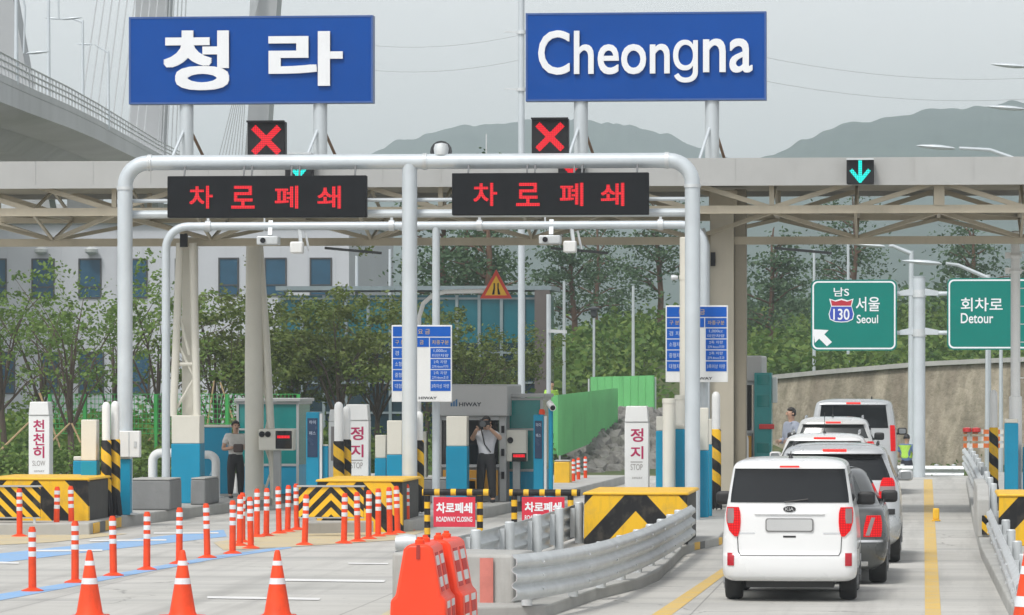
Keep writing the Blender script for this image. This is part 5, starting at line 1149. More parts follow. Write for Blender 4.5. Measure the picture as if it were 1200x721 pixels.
# cones -----------------------------------------------------------------------
def make_cone(label):
    o = thing('traffic_cone', label, 'traffic cone', (0, 0, 0), 'traffic cones in a row')
    b = MB(); b.box(-.19, .19, -.19, .19, 0, .03); b.build('base', ORANGE, o, bevel=.02)
    R = lambda z: .145 - (z - .03) / .69 * .117
    b = MB(); b.lathe([(R(.03) + .01, .03), (R(.06), .06), (R(.3), .3), (R(.70), .70), (R(.72) * .8, .72), (.018, .725), (.018, .71)], n=28); b.build('body', ORANGE, o)
    for z0_, z1_ in ((.36, .425), (.56, .61)): b = MB(); b.lathe([(R(z0_) + .002, z0_), (R(z1_) + .002, z1_)], n=28, caps=False); b.build('reflective_band', REFL, o)
    return o
CONE = make_cone('orange traffic cone near the picture corner, first of the row by the delineators')
labs = ['', 'orange traffic cone in the middle of the row by the delineators', 'orange traffic cone of the row nearest the orange barrier', 'orange traffic cone cut by the picture edge beside the exit guardrail']
for i, (px, d) in enumerate([(105, 47.2), (214, 47.2), (325, 47.2), (1206, 39.5)]):
    o = CONE if i == 0 else copy_tree(CONE, label=labs[i]); q = D(px, 0, d); o.location = (q.x, q.y, .002); o.rotation_euler = (0, 0, i * .8); o.scale = (1.5 if i == 3 else 1.03,) * 3
# water-filled barriers ---------------------------------------------------------
def make_barrier(label):
    o = thing('plastic_barrier', label, 'plastic barrier', (0, 0, 0), 'orange plastic barriers in line')
    Lb = 1.08; b = MB()
    P = [(-.30, 0), (.30, 0), (.285, .38), (.235, .42), (.15, .90), (.10, .95), (-.10, .95), (-.15, .90), (-.235, .42), (-.285, .38)]
    b.prism(P, 'y', 0, Lb); b.build('body', M('barrier_orange', (.90, .065, .02), .38, 0, .08, 2, spec=.3, dirt=(.5, .06, .03)), o, bevel=.03)
    for y in (.18, .75): b = MB(); b.lathe([(.05, .945), (.05, .985), (.03, 1.0), (.03, 1.02), (.005, 1.022)], (0, y, 0), 14); b.build('filler_cap', ORANGE, o)
    b = MB(); b.box(-.018, .018, -.012, .0, .80, .945); b.build('lug', M('barrier_dark_lug', (.35, .03, .02), .4), o)
    RB = STRIPE('red_white_bands', 'band', .22, .07, 1, .45, (.72, .72, .72), (.6, .03, .02))
    for y0, y1 in ((.14, .42), (.62, .92)):
        b = MB()
        for z0_, z1_ in ((.10, .36), (.46, .86)):
            f = lambda z: .30 - .015 * z / .38 + .004 if z < .38 else .235 - .085 * (z - .42) / .48 + .006
            for sx in (1,): b.add([(sx * f(z0_), y0, z0_), (sx * f(z0_), y1, z0_), (sx * f(z1_), y1, z1_), (sx * f(z1_), y0, z1_), (sx * (f(z0_) - .012), y0, z0_), (sx * (f(z0_) - .012), y1, z0_), (sx * (f(z1_) - .012), y1, z1_), (sx * (f(z1_) - .012), y0, z1_)], [(0, 1, 2, 3), (4, 7, 6, 5), (0, 4, 5, 1), (1, 5, 6, 2), (2, 6, 7, 3), (3, 7, 4, 0)])
        b.build('reflective_panel', RB, o, smooth=False)
    return o
B1 = make_barrier('orange water-filled barrier nearest the camera with banded reflectors'); q = D(490, 0, 43.6); B1.location = (q.x, q.y, .002); B1.rotation_euler = (0, 0, R_(1)); B1.scale = (1, 1, 1)
B2 = copy_tree(B1, label='second orange water-filled barrier, just behind the nearest one'); B2.location = (q.x + .05, q.y + 1.16, .002); B2.rotation_euler = (0, 0, R_(-2))

# green screens, mesh fence --------------------------------------------------------
GFEN = M('green_sheet', (.15, .50, .18), .55, 0, .12, .8, dirt=(.03, .16, .05))
def screen(pts, lab):
    """corrugated sheet through (px, top, bottom, depth)"""
    o = thing('green_screen', lab, 'fence', D(pts[0][0], pts[0][2], pts[0][3])); b = MB(); vs = []; 
    for (a, c_) in zip(pts, pts[1:]):
        A0, A1 = D(a[0], a[1], a[3]), D(a[0], a[2], a[3]); B0, B1_ = D(c_[0], c_[1], c_[3]), D(c_[0], c_[2], c_[3]); n = max(4, int((B0 - A0).length / .2)); nn = (B0 - A0).cross(Vector((0, 0, 1))).normalized()
        for i in range(n + (1 if c_ == pts[-1] else 0)):
            t = A0.lerp(B0, i / n) + nn * (.055 if i % 2 else -.055); u = A1.lerp(B1_, i / n) + nn * (.055 if i % 2 else -.055); vs += [t, u]
    m = len(vs) // 2; b.add(vs, [(2 * i, 2 * i + 1, 2 * i + 3, 2 * i + 2) for i in range(m - 1)]); s_ = b.build('sheet', GFEN, o, fix=False, smooth=False); sd = s_.modifiers.new('thick', 'SOLIDIFY'); sd.thickness = .012
    for p in pts: b = MB(); t, u = D(p[0], p[1] + 2, p[3] + .15), D(p[0], p[2], p[3] + .15); b.tube([u - Vector((0, 0, .4)), t], .03, 8); b.build('post', GALV, o)
screen([(618, 466, 534, 121), (656, 463, 532, 117)], 'pale green corrugated screen panel behind the teal glass booth')
screen([(656, 463, 534, 116), (690, 459, 520, 122), (722, 455, 512, 127)], 'long green corrugated screen before the rubble bank')
screen([(690, 442, 500, 137), (728, 441, 498, 135.5), (768, 440, 496, 134)], 'upper green corrugated screen on top of the rubble bank')
MESHG = M('mesh_green', (.03, .30, .06), .5)
x0, x1 = V(58, 500, 104).x, V(350, 500, 104).x; o = thing('mesh_fence', 'green wire mesh fence behind the young trees', 'fence', ((x0 + x1) / 2, 104, .1))
zt_, zb_ = V(113, 462, 104).z, V(113, 508, 104).z
for i in range(8):
    x = x0 + (x1 - x0) * i / 7; b = MB(); b.box(x - .035, x + .035, 103.97, 104.03, 0, zt_); b.build('post', MESHG, o)
for i in range(7):
    a = x0 + (x1 - x0) * i / 7; c_ = x0 + (x1 - x0) * (i + 1) / 7; b = MB()
    for k in range(9): z = zb_ + (zt_ - zb_) * k / 8; b.box(a + .04, c_ - .04, 103.992, 104.006, z - .008, z + .008)
    for k in range(9): x = a + (c_ - a) * (k + .5) / 9; b.box(x - .007, x + .007, 104.007, 104.02, zb_, zt_)
    b.build('mesh_panel', MESHG, o, smooth=False)
# striped barricade far off by the exit lane
v = D(1150, 0, 117).y; x0, x1, z0, z1 = RC(1129, 526, 1176, 501, v); o = thing('barricade', 'orange and white striped barricade with red lamps far by the exit lane', 'barricade', ((x0 + x1) / 2, v, z0 - 1.2))
BRS = STRIPE('barricade_bands', 'bandx', .3, 0, 1, .5, (.7, .16, .03), (.72, .72, .7))
for i in range(3): zz = z1 - .12 - i * .19; b = MB(); b.box(x0, x1, v, v + .04, zz - .06, zz + .06); b.build('board', BRS, o)
for x in (x0 + .15, x1 - .15): b = MB(); b.bar((x, v + .06, z0 - 1.2), (x, v + .06, z1), .05); b.build('leg', GALV, o)
for x in (x0 + .1, x0 + .35): b = MB(); b.lathe([(.05, 0), (.12, .02), (.12, .12), (.04, .14)], (x, v - .05, z1 - .14), 12); b.build('warning_lamp', M('lamp_red', (.6, .03, .03), .3), o)
# white pole with rungs + turquoise posts at the exit island
v = G(1190, 592, .16).y; q = V(1190, 272, v); o = thing('ladder_pole', 'white pole with climbing rungs at the picture edge', 'pole', (q.x, v, .16))
zk = V(1190, 465, v).z; b = MB(); b.lathe([(.125, .16), (.125, zk), (.095, zk + .01), (.09, q.z), (.07, q.z + .02)], (q.x, v, 0), 18); b.build('pole', WHITE, o)
for k in range(8):
    zz = V(1190, 296 + k * 21, v).z; b = MB(); b.tube([(q.x + .08, v, zz), (q.x + .36, v, zz)], .013, 6); b.build('rung', WHITE, o)
for py in (318, 300): zz = V(1190, py, v).z; b = MB(); b.lathe([(.11, zz - .05), (.13, zz), (.11, zz + .05)], (q.x, v, 0), 16); b.box(q.x - .2, q.x - .08, v - .05, v + .05, zz - .05, zz + .07); b.build('bracket', WHITE, o)
clad_box(1177.5, 1193, 491, 496, 600, v - .6, 'turquoise clad post at the foot of the rung pole', zbase=.16)
clad_box(1199, 1212, 520, 524, 600, v - .3, 'turquoise clad post at the very picture edge', zbase=.16)
q = V(1098, 600, 70); q = G(1097, 611); o = thing('lane_marker', 'small yellow flexible marker standing on the yellow lane line', 'lane marker', (q.x, q.y, .005))
b = MB(); b.box(q.x - .06, q.x + .06, q.y - .03, q.y + .03, .03, .24); b.build('blade', YEL, o, bevel=.02); b = MB(); b.box(q.x - .08, q.x + .08, q.y - .08, q.y + .08, .006, .03); b.build('base', YEL, o, bevel=.01)
# ================================================================ VEHICLES
def CARP(name, col, metal=0., rough=.28):
    m = M(name, col, rough, metal, .03, .8, 0, True, tuple(x * .75 for x in col), coat=.6); return m
CWHITE = CARP('car_paint_white', (.74, .75, .75)); CSILV = CARP('car_paint_silver', (.50, .52, .53), .35); CDARK = CARP('car_paint_dark_grey', (.085, .09, .088), .4, .28); CPEARL = CARP('car_paint_pearl', (.62, .63, .62), .1)
CGLASS = GLASS('car_dark_glass', (.012, .014, .016), .06, .32); CGLASS2 = GLASS('car_grey_glass', (.045, .05, .05), .12, .45); CBLK = M('car_black_trim', (.015, .015, .016), .5, 0, .2, 4, streak=False)
TAIL = EM('tail_light_lit', (1, .008, .006), .42, .03, (.30, .006, .01)); TAILD = M('tail_light_dark_red', (.42, .008, .02), .2, 0, .1, 6, streak=False); TAILC = M('tail_light_clear', (.26, .20, .20), .15, 0, .1, 8, streak=False)
BRK = EM('brake_light_lit', (1, .025, .012), .7, 0, (.5, .02, .02)); CHROME = M('chrome_trim', (.62, .63, .64), .18, .9, .05, 3, streak=False); PLATE = M('plate_pale', (.50, .51, .51), .5, 0, .05, 3); RIM = M('alloy_rim', (.45, .46, .47), .3, .7, .1, 5)
MGLASS = GLASS('mirror_glass', (.25, .27, .28), .03, 1.)
class Shape:
    """car body as stacked rounded-rectangle outlines: rows (z, half width, rear y, front y, rear radius, front radius)"""
    def __init__(s, rows, crown, sub=4):
        s.crown = crown; out = []
        for i in range(len(rows) - 1):
            p0, p1, p2, p3 = rows[max(i - 1, 0)], rows[i], rows[i + 1], rows[min(i + 2, len(rows) - 1)]
            for k in range(sub):
                t = k / sub; row = []
                for a, b_, c_, d_ in zip(p0, p1, p2, p3):
                    m1, m2 = (c_ - a) / 2, (d_ - b_) / 2
                    if (b_ - a) * (c_ - b_) <= 0: m1 = 0
                    if (c_ - b_) * (d_ - c_) <= 0: m2 = 0
                    lim = 1.5 * abs(c_ - b_); m1 = max(-lim, min(lim, m1)); m2 = max(-lim, min(lim, m2))
                    row.append((2 * t**3 - 3 * t**2 + 1) * b_ + (t**3 - 2 * t**2 + t) * m1 + (-2 * t**3 + 3 * t**2) * c_ + (t**3 - t**2) * m2)
                out.append(row)
        out.append(list(rows[-1])); s.rows = out
    def at(s, z):
        r = s.rows
        if z <= r[0][0]: return r[0]
        for a, b_ in zip(r, r[1:]):
            if a[0] <= z <= b_[0]: f = (z - a[0]) / max(1e-6, b_[0] - a[0]); return [p + (q - p) * f for p, q in zip(a, b_)]
        return r[-1]
    def rear(s, x, z):
        _, w, yr, yf, rr, rf = s.at(z); ax = min(abs(x), w); y = yr + s.crown * (ax / w) ** 2
        if ax > w - rr: y += rr - math.sqrt(max(0, rr * rr - (ax - (w - rr)) ** 2))
        return y
    def front(s, x, z):
        _, w, yr, yf, rr, rf = s.at(z); ax = min(abs(x), w); y = yf - s.crown * 2 * (ax / w) ** 2
        if ax > w - rf: y -= rf - math.sqrt(max(0, rf * rf - (ax - (w - rf)) ** 2))
        return y
    def body(s, b):
        n = 0; vs = []
        for z, w, yr, yf, rr, rf in s.rows:
            P = []
            X = [(w - rr) * f for f in (0, .17, .34, .5, .67, .84)] + [w - rr + rr * math.sin(math.pi / 2 * i / 9) for i in range(10)]
            P += [(x, s.rear(x, z)) for x in X]
            ya, yb = P[-1][1], s.front(w, z)
            P += [(w, ya + (yb - ya) * i / 8) for i in range(1, 8)]
            XF = [w - rf + rf * math.cos(math.pi / 2 * i / 6) for i in range(7)] + [(w - rf) * f for f in (.66, .33, 0)]
            P += [(x, s.front(x, z)) for x in XF]
            Q = P + [(-x, y) for x, y in P[-2:0:-1]]; n = len(Q); vs += [(x, y, z) for x, y in Q]
        m = len(s.rows)
        b.add(vs, [(i * n + k, i * n + (k + 1) % n, (i + 1) * n + (k + 1) % n, (i + 1) * n + k) for i in range(m - 1) for k in range(n)] + [tuple(range(n))[::-1], tuple(range((m - 1) * n, m * n))])
    def patch(s, b, kind, zs, ls, rs, off=.006, th=.014, sx=1, nu=14, nv=10, curve=0.):
        """thin raised panel on the rear ('r'), front ('f') or side ('s') surface, bounded by ls..rs at each height zs"""
        def ip(z, A):
            for i in range(len(zs) - 1):
                if zs[i] <= z <= zs[i + 1]: f = (z - zs[i]) / max(1e-6, zs[i + 1] - zs[i]); return A[i] + (A[i + 1] - A[i]) * f
            return A[-1]
        lay = []
        for o in (off, off - th):
            g = []
            for j in range(nv + 1):
                z = zs[0] + (zs[-1] - zs[0]) * j / nv; a, c_ = ip(z, ls), ip(z, rs)
                for i in range(nu + 1):
                    u = a + (c_ - a) * i / nu; zz = z - curve * (u * u)
                    g.append((u, s.rear(u, zz) - o, zz) if kind == 'r' else (u, s.front(u, zz) + o, zz) if kind == 'f' else (sx * (s.at(zz)[1] + o), u, zz))
            lay.append(g)
        n, q = (nu + 1) * (nv + 1), nu + 1; fs = []
        for j in range(nv):
            for i in range(nu): k = j * q + i; fs += [(k, k + 1, k + q + 1, k + q), (n + k, n + k + q, n + k + q + 1, n + k + 1)]
        ring = list(range(q)) + [j * q + nu for j in range(1, nv + 1)] + [nv * q + i for i in range(nu - 1, -1, -1)] + [j * q for j in range(nv - 1, 0, -1)]
        fs += [(ring[i], ring[(i + 1) % len(ring)], ring[(i + 1) % len(ring)] + n, ring[i] + n) for i in range(len(ring))]
        b.add(lay[0] + lay[1], fs); return b
def car(name, label, px, d, S, length, paint, win, tails, brake, plate, wheel, mirrors, cat='car', sides=(), extras=None, clear=None, glass=None, track=None, belt=1.0, dark_low=None, group='cars queueing in the open lane'):
    o = thing(name, label, cat, (0, 0, 0), group); rt, wt = wheel; W_ = max(r[1] for r in S.rows); tk = track or W_ - wt / 2 - .015
    b = MB(); S.body(b); body = b.build('body', paint, o, angle=50)
    ys = (.62 + rt * .35, length - .78)
    cut = MB()
    for y in ys: cut.lathe([(rt + .06, -W_ - .3), (rt + .06, -W_ + .26)], (0, y, rt + .01), 28, 'x'); cut.lathe([(rt + .06, W_ - .26), (rt + .06, W_ + .3)], (0, y, rt + .01), 28, 'x')
    c_ = cut.build('cutter', CBLK); bo = body.modifiers.new('arches', 'BOOLEAN'); bo.object = c_; bo.operation = 'DIFFERENCE'; bo.solver = 'EXACT'
    dg = bpy.context.evaluated_depsgraph_get(); me = bpy.data.meshes.new_from_object(body.evaluated_get(dg)); body.modifiers.clear(); body.data = me; bpy.data.objects.remove(c_)
    b = MB(); b.box(-W_ + .28, W_ - .28, .25, length - .3, rt * .55, rt * 1.1 + .12); b.box(-W_ + .3, W_ - .3, ys[0] - .05, ys[0] + .05, rt * .7, rt * 1.1); b.lathe([(.09, -.28), (.09, .28)], (.05, .42, rt * .85), 12, 'x'); b.build('underbody', CBLK, o)
    for y in ys:
        for sx in (-1, 1):
            b = MB(); b.lathe([(rt * .62, -wt / 2), (rt * .9, -wt / 2), (rt * .97, -wt * .42), (rt, -wt * .25), (rt, wt * .25), (rt * .97, wt * .42), (rt * .9, wt / 2), (rt * .62, wt / 2)], (sx * tk, y, rt), 28, 'x'); wh = b.build('wheel', RUBBER, o)
            b = MB(); x_ = sx * (tk + wt * .38); b.lathe([(rt * .63, -.015), (rt * .63, .015), (rt * .2, .02)], (x_, y, rt), 20, 'x')
            for k in range(5): a = k * 2 * math.pi / 5; b.bar((x_ + sx * .022, y, rt), (x_ + sx * .022, y + math.cos(a) * rt * .58, rt + math.sin(a) * rt * .58), .05, .03)
            b.build('rim', RIM, wh)
    b = MB(); S.patch(b, 'r', *win, off=.009, th=.02, nu=44, nv=14); b.build('rear_window', glass or CGLASS, o, angle=50)
    for k, (zs, ls, rs) in enumerate(tails):
        for sx in (1, -1):
            l_, r_ = (ls, rs) if sx > 0 else ([-x for x in rs], [-x for x in ls])
            b = MB(); S.patch(b, 'r', zs, l_, r_, off=.016, th=.03); t = b.build('tail_light', TAIL, o, angle=50)
            if clear:
                zs2, l2, r2 = clear; l2, r2 = (l2, r2) if sx > 0 else ([-x for x in r2], [-x for x in l2])
                b = MB(); S.patch(b, 'r', zs2, l2, r2, off=.02, th=.02); b.build('clear_lens', TAILC, t, angle=50)
    if brake: z0, z1, hw, ex = brake; b = MB(); S.patch(b, 'r', [z0, z1], [-hw] * 2, [hw] * 2, off=.014 + ex, th=.03 + ex); b.build('brake_light', BRK, o)
    if plate:
        z0, z1, hw = plate; y = min(S.rear(0, z0), S.rear(0, z1)) - .012
        b = MB(); b.prism([(p, q) for p, q in rrect(-hw - .015, hw + .015, z0 - .012, z1 + .012, .03)], 'y', y, y + .03); pf = b.build('plate_frame', M('plate_frame_grey', (.22, .22, .22), .4), o); b = MB(); b.prism(rrect(-hw, hw, z0, z1, .025), 'y', y - .008, y - .001); b.build('number_plate', PLATE, pf)
    if dark_low: zs, ls, rs = dark_low; b = MB(); S.patch(b, 'r', zs, ls, rs, off=.012, th=.03, nu=16); b.build('bumper_cladding', CBLK, o, angle=50)
    for zs, ls, rs in sides:
        for sx in (-1, 1): b = MB(); S.patch(b, 's', zs, ls, rs, off=.004, sx=sx); b.build('side_window', CGLASS, o, angle=50)
    z_, y_, hous, mg = mirrors
    for sx in (-1, 1):
        w_ = S.at(z_)[1]; m = bmesh.new(); bmesh.ops.create_cube(m, size=1); bmesh.ops.bevel(m, geom=m.edges[:], offset=.3, segments=3, affect='EDGES', profile=.6)
        b = MB(); b.add([(sx * (w_ + .125) + v.co.x * .22, y_ + v.co.y * .14, z_ + .02 + v.co.z * .165) for v in m.verts], [tuple(v.index for v in f.verts) for f in m.faces]); m.free()
        b.bar((sx * (w_ - .01), y_ + .03, z_ - .04), (sx * (w_ + .08), y_ + .02, z_ - .03), .05); mo = b.build('mirror', hous, o)
        if mg: b = MB(); b.prism([(p + sx * (w_ + .13), q) for p, q in rrect(-.08, .08, z_ - .035, z_ + .075, .035)], 'y', y_ - .075, y_ - .066); b.build('mirror_glass', MGLASS, mo)
    if extras: extras(o, S)
    q = D(px, 0, d); o.location = (q.x, q.y, .002); return o
def wiper(o, S, x0, x1, z0, z1): b = MB(); b.tube([(x0, S.rear(x0, z0) - .02, z0), (x1, S.rear(x1, z1) - .02, z1)], .009, 6); b.build('wiper', CBLK, o)
def antenna(o, x, y, z, h, lean=.05): b = MB(); b.lathe([(.03, 0), (.02, .03), (.006, .05)], (x, y, z), 10); b.tube([(x, y, z + .04), (x + lean * .1, y - lean, z + h)], .006, 5); b.build('antenna', CBLK, o)
def roof_rails(o, S, x, y0, y1, z, mat):
    for sx in (-1, 1): b = MB(); b.tube([(sx * x, y0, z - .05), (sx * x, y0 + .12, z), (sx * x, y1 - .12, z), (sx * x, y1, z - .05)], .018, 8); b.build('roof_rail', mat, o)
# small white box car nearest the camera
ray = Shape([(.245, .70, .08, 3.46, .12, .3), (.29, .775, .02, 3.54, .13, .35), (.40, .797, 0, 3.57, .14, .4), (.54, .797, .008, 3.56, .14, .4), (.58, .797, .03, 3.54, .14, .4), (.80, .790, .045, 3.48, .14, .4), (1.0, .775, .058, 3.38, .13, .4), (1.10, .757, .07, 3.22, .12, .4), (1.17, .742, .08, 3.02, .11, .4), (1.36, .712, .11, 2.78, .10, .35), (1.54, .680, .145, 2.55, .10, .3), (1.60, .664, .15, 2.46, .10, .3), (1.645, .625, .19, 2.34, .12, .3), (1.675, .54, .30, 2.15, .15, .3), (1.692, .40, .5, 1.9, .2, .3)], .05)
def ray_x(o, S):
    b = MB(); S.patch(b, 'r', [1.575, 1.60, 1.645], [-.655, -.66, -.60], [.655, .66, .60], off=.085, th=.14, nu=20, nv=6); b.build('roof_spoiler', CWHITE, o, angle=50)
    b = MB(); S.patch(b, 'r', [1.592, 1.612], [-.115] * 2, [.115] * 2, off=.095, th=.03); b.build('brake_light', BRK, o)
    for sx in (-1, 1): b = MB(); l_, r_ = sorted((sx * .655, sx * .735)); S.patch(b, 'r', [.43, .58], [l_] * 2, [r_] * 2, off=.012, th=.02); b.build('reflector', TAILD, o, angle=50)
    b = MB(); S.patch(b, 'r', [.548, .556], [-.58] * 2, [.58] * 2, off=.0045, th=.01, nu=24, nv=2)
    for sx in (-1, 1): b.tube([(sx * .58, S.rear(.58, .552) - .003, .552), (sx * .605, S.rear(.605, .60) - .003, .60), (sx * .615, S.rear(.615, .77) - .003, .77)], .005, 5)
    b.build('tailgate_seam', CBLK, o, angle=50)
    b = MB(); S.patch(b, 'r', [1.035, 1.042, 1.05], [-.40, -.415, -.40], [.40, .415, .40], off=.022, th=.03, nu=20, nv=4); b.build('tailgate_crease', CWHITE, o, angle=60)
    b = MB(); S.patch(b, 'r', [.762, .784], [-.075] * 2, [.075] * 2, off=.004, th=.02); b.build('tailgate_handle', CBLK, o)
    y = S.rear(0, 1.1) - .02; b = MB(); b.lathe([(.075, 0), (.072, -.008), (.0, -.009)], (0, 0, 0), 24, 'y'); b.v = [(p[0], p[1] + y + .012, p[2] * .48 + 1.098) for p in b.v]; em = b.build('emblem', CBLK, o); b = MB(); b.text('KIA', 0, y + .002, 1.098, .10, .04, .003, .01); b.build('lettering', CHROME, em, smooth=False)
    wiper(o, S, -.06, .22, 1.18, 1.215); antenna(o, 0, .55, 1.69, .08)
    b = MB(); S.patch(b, 'f', [1.2, 1.35, 1.56], [-.62, -.60, -.56], [.62, .60, .56], nu=16); b.build('windscreen', CGLASS, o, angle=50)
    for x, t in ((-.50, .09), (.50, .10)): b = MB(); S.patch(b, 'r', [.805, .82], [x - t] * 2, [x + t] * 2, off=.004, th=.008); b.build('badge', CHROME, o)
    for sx in (-1, 1): b = MB(); S.patch(b, 's', [.60, .612], [.9] * 2, [2.7] * 2, off=.003, sx=sx, nv=2); b.build('door_seam', CBLK, o)
car('small_box_car', 'white small box-shaped car nearest the camera with vertical red tail lights', 925, 50.35, ray, 3.6, CWHITE, ([1.175, 1.25, 1.60], [-.70, -.695, -.645], [.70, .695, .645]),
    [([.775, .84, .95, 1.06, 1.12], [.612, .588, .578, .582, .600], [.650, .715, .748, .752, .742])], None, (.843, .977, .268), (.295, .205), (1.14, 2.55, CBLK, False), extras=ray_x,
    clear=([.93, 1.0, 1.105], [.665, .655, .66], [.735, .742, .735]), sides=[([1.18, 1.5], [.35, .42], [1.15, 1.13]), ([1.18, 1.5], [1.25, 1.25], [2.6, 2.3])])
# dark sedan
sed = Shape([(.19, .74, .12, 4.7, .2, .4), (.28, .86, .03, 4.82, .22, .45), (.45, .90, 0, 4.86, .22, .5), (.60, .905, .01, 4.86, .22, .5), (.72, .90, .04, 4.8, .2, .5), (.86, .88, .07, 4.66, .2, .5), (.94, .86, .12, 4.2, .2, .5), (.985, .835, .25, 3.7, .25, .5), (1.0, .80, .62, 3.52, .3, .4), (1.12, .74, .85, 3.2, .22, .35), (1.28, .67, 1.15, 2.9, .2, .3), (1.40, .60, 1.45, 2.6, .2, .3), (1.45, .52, 1.65, 2.45, .2, .3), (1.475, .38, 1.85, 2.25, .2, .3)], .10)
def sed_x(o, S):
    b = MB(); S.patch(b, 'r', [.545, .575], [-.85] * 2, [.85] * 2, off=.014, th=.03, nu=24, nv=3); b.build('chrome_strip', CHROME, o, angle=50)
    for sx in (-1, 1):
        l_, r_ = sorted((sx * .44, sx * .66)); b = MB(); S.patch(b, 'r', [.235, .30], [l_] * 2, [r_] * 2, off=.02, th=.04); b.build('exhaust', CHROME, o, angle=50)
        b = MB(); S.patch(b, 's', [.975, .992], [.9] * 2, [3.5] * 2, off=.006, sx=sx, nv=2); b.build('belt_trim', CHROME, o)
    b = MB(); S.patch(b, 'f', [1.02, 1.2, 1.4], [-.66, -.6, -.5], [.66, .6, .5]); b.build('windscreen', CGLASS, o, angle=50)
car('sedan', 'dark grey sedan tucked in ahead of the small box car, chrome strip across its bumper', 956.5, 54.5, sed, 4.9, CDARK, ([1.03, 1.15, 1.38], [-.60, -.56, -.45], [.60, .56, .45]),
    [([.615, .70, .80, .885], [.60, .60, .62, .64], [.825, .835, .835, .82])], None, (.70, .80, .26), (.335, .225), (1.03, 3.15, CBLK, False), extras=sed_x, clear=([.63, .86], [.625, .70], [.68, .75]), glass=CGLASS2,
    sides=[([1.01, 1.12, 1.38], [1.15, 1.35, 1.8], [3.2, 2.95, 2.5])])
# silver SUV
def suv_rows(h, w, L_, k=1.): return [(.26, w * .86, .12, L_ - .15, .2, .4), (.36, w * .97, .03, L_ - .05, .22, .45), (.52, w, 0, L_, .22, .5), (.68, w, .03, L_ - .02, .2, .5), (.80, w * .995, .06, L_ - .06, .18, .5), (1.0, w * .975, .09, L_ - .25, .17, .5), (1.10, w * .95, .12, L_ - .9, .16, .5), (1.16, w * .93, .14, L_ - 1.15, .15, .45), (h * .78, w * .855, .26, L_ - 1.6, .14, .4), (h * .90, w * .785, .38, L_ - 1.9, .14, .35), (h * .945, w * .745, .42, L_ - 2.05, .15, .35), (h * .975, w * .66, .52, L_ - 2.25, .18, .35), (h * .995, w * .48, .8, L_ - 2.5, .25, .35), (h, w * .34, 1.0, L_ - 2.7, .25, .3)]
suv = Shape(suv_rows(1.70, .945, 4.68), .09)
def spoiler(S, o, mat, z0, z1, hw, off, th=.16): b = MB(); S.patch(b, 'r', [z0, (z0 + z1) / 2, z1], [-hw, -hw, -hw * .93], [hw, hw, hw * .93], off=off, th=th, nu=20, nv=6); b.build('roof_spoiler', mat, o, angle=50)
def suv_x(mat, z0, z1, hw, off, bz, bw):
    def f(o, S):
        spoiler(S, o, mat, z0, z1, hw, off); b = MB(); S.patch(b, 'r', [bz, bz + .035], [-bw] * 2, [bw] * 2, off=off + .008, th=.02); b.build('brake_light', BRK, o)
        b = MB(); S.patch(b, 'f', [1.2, 1.35, z0], [-.74, -.7, -.6], [.74, .7, .6]); b.build('windscreen', CGLASS, o, angle=50)
    return f
def suv3(o, S):
    suv_x(CSILV, 1.56, 1.635, .70, .12, 1.59, .17)(o, S); roof_rails(o, S, .60, 1.0, 2.5, 1.70, CBLK); wiper(o, S, -.05, .3, 1.2, 1.225)
    b = MB(); S.patch(b, 'r', [.70, .78], [-.86] * 2, [.86] * 2, off=.025, th=.03, nu=20); b.build('bumper_step', CBLK, o, angle=50)
car('suv', 'silver SUV with tall lit tail lights, third in the queue, black bumper step', 977.5, 60.6, suv, 4.7, CSILV, ([1.19, 1.3, 1.545], [-.80, -.765, -.66], [.80, .765, .66]),
    [([.90, 1.0, 1.17, 1.22], [.63, .625, .66, .69], [.865, .87, .855, .82])], None, (.86, .97, .27), (.365, .24), (1.17, 3.1, CSILV, True), extras=suv3, clear=([1.03, 1.10], [.64, .65], [.865, .86]), sides=[([1.18, 1.5], [.55, .75], [3.1, 2.7])])
# white wagon-like car with roof rails and antennas
s4 = Shape(suv_rows(1.60, .93, 4.5), .09)
def s4x(o, S):
    suv_x(CWHITE, 1.47, 1.54, .66, .11, 1.50, .20)(o, S); roof_rails(o, S, .62, .9, 2.4, 1.64, CHROME); antenna(o, -.02, 1.0, 1.60, .38)
car('wagon', 'white wagon with raised roof rails and whip antenna, fourth in the queue', 966, 78.5, s4, 4.5, CWHITE, ([1.18, 1.25, 1.455], [-.80, -.77, -.66], [.80, .77, .66]),
    [([.86, .98, 1.12], [.66, .65, .70], [.85, .86, .83])], None, (.8, .91, .27), (.34, .22), (1.12, 3.0, CWHITE, True), extras=s4x, glass=CGLASS2, sides=[([1.18, 1.42], [.55, .75], [2.95, 2.6])])
s5 = Shape(suv_rows(1.80, .93, 4.6), .09)
def s5x(o, S):
    suv_x(CPEARL, 1.65, 1.72, .66, .10, 1.67, .16)(o, S); antenna(o, -.02, .9, 1.80, .25); roof_rails(o, S, .60, 1.0, 2.4, 1.81, CHROME)
car('suv', 'tall pearl white SUV right behind the silver van, small red tail lights high up', 976, 89.5, s5, 4.6, CPEARL, ([1.36, 1.45, 1.64], [-.74, -.70, -.63], [.74, .70, .63]),
    [([1.12, 1.2, 1.29], [.70, .70, .72], [.87, .87, .84])], None, (.9, 1.01, .27), (.36, .24), (1.34, 3.0, CBLK, False), extras=s5x, glass=CGLASS2, sides=[([1.3, 1.6], [.6, .75], [2.9, 2.6])])
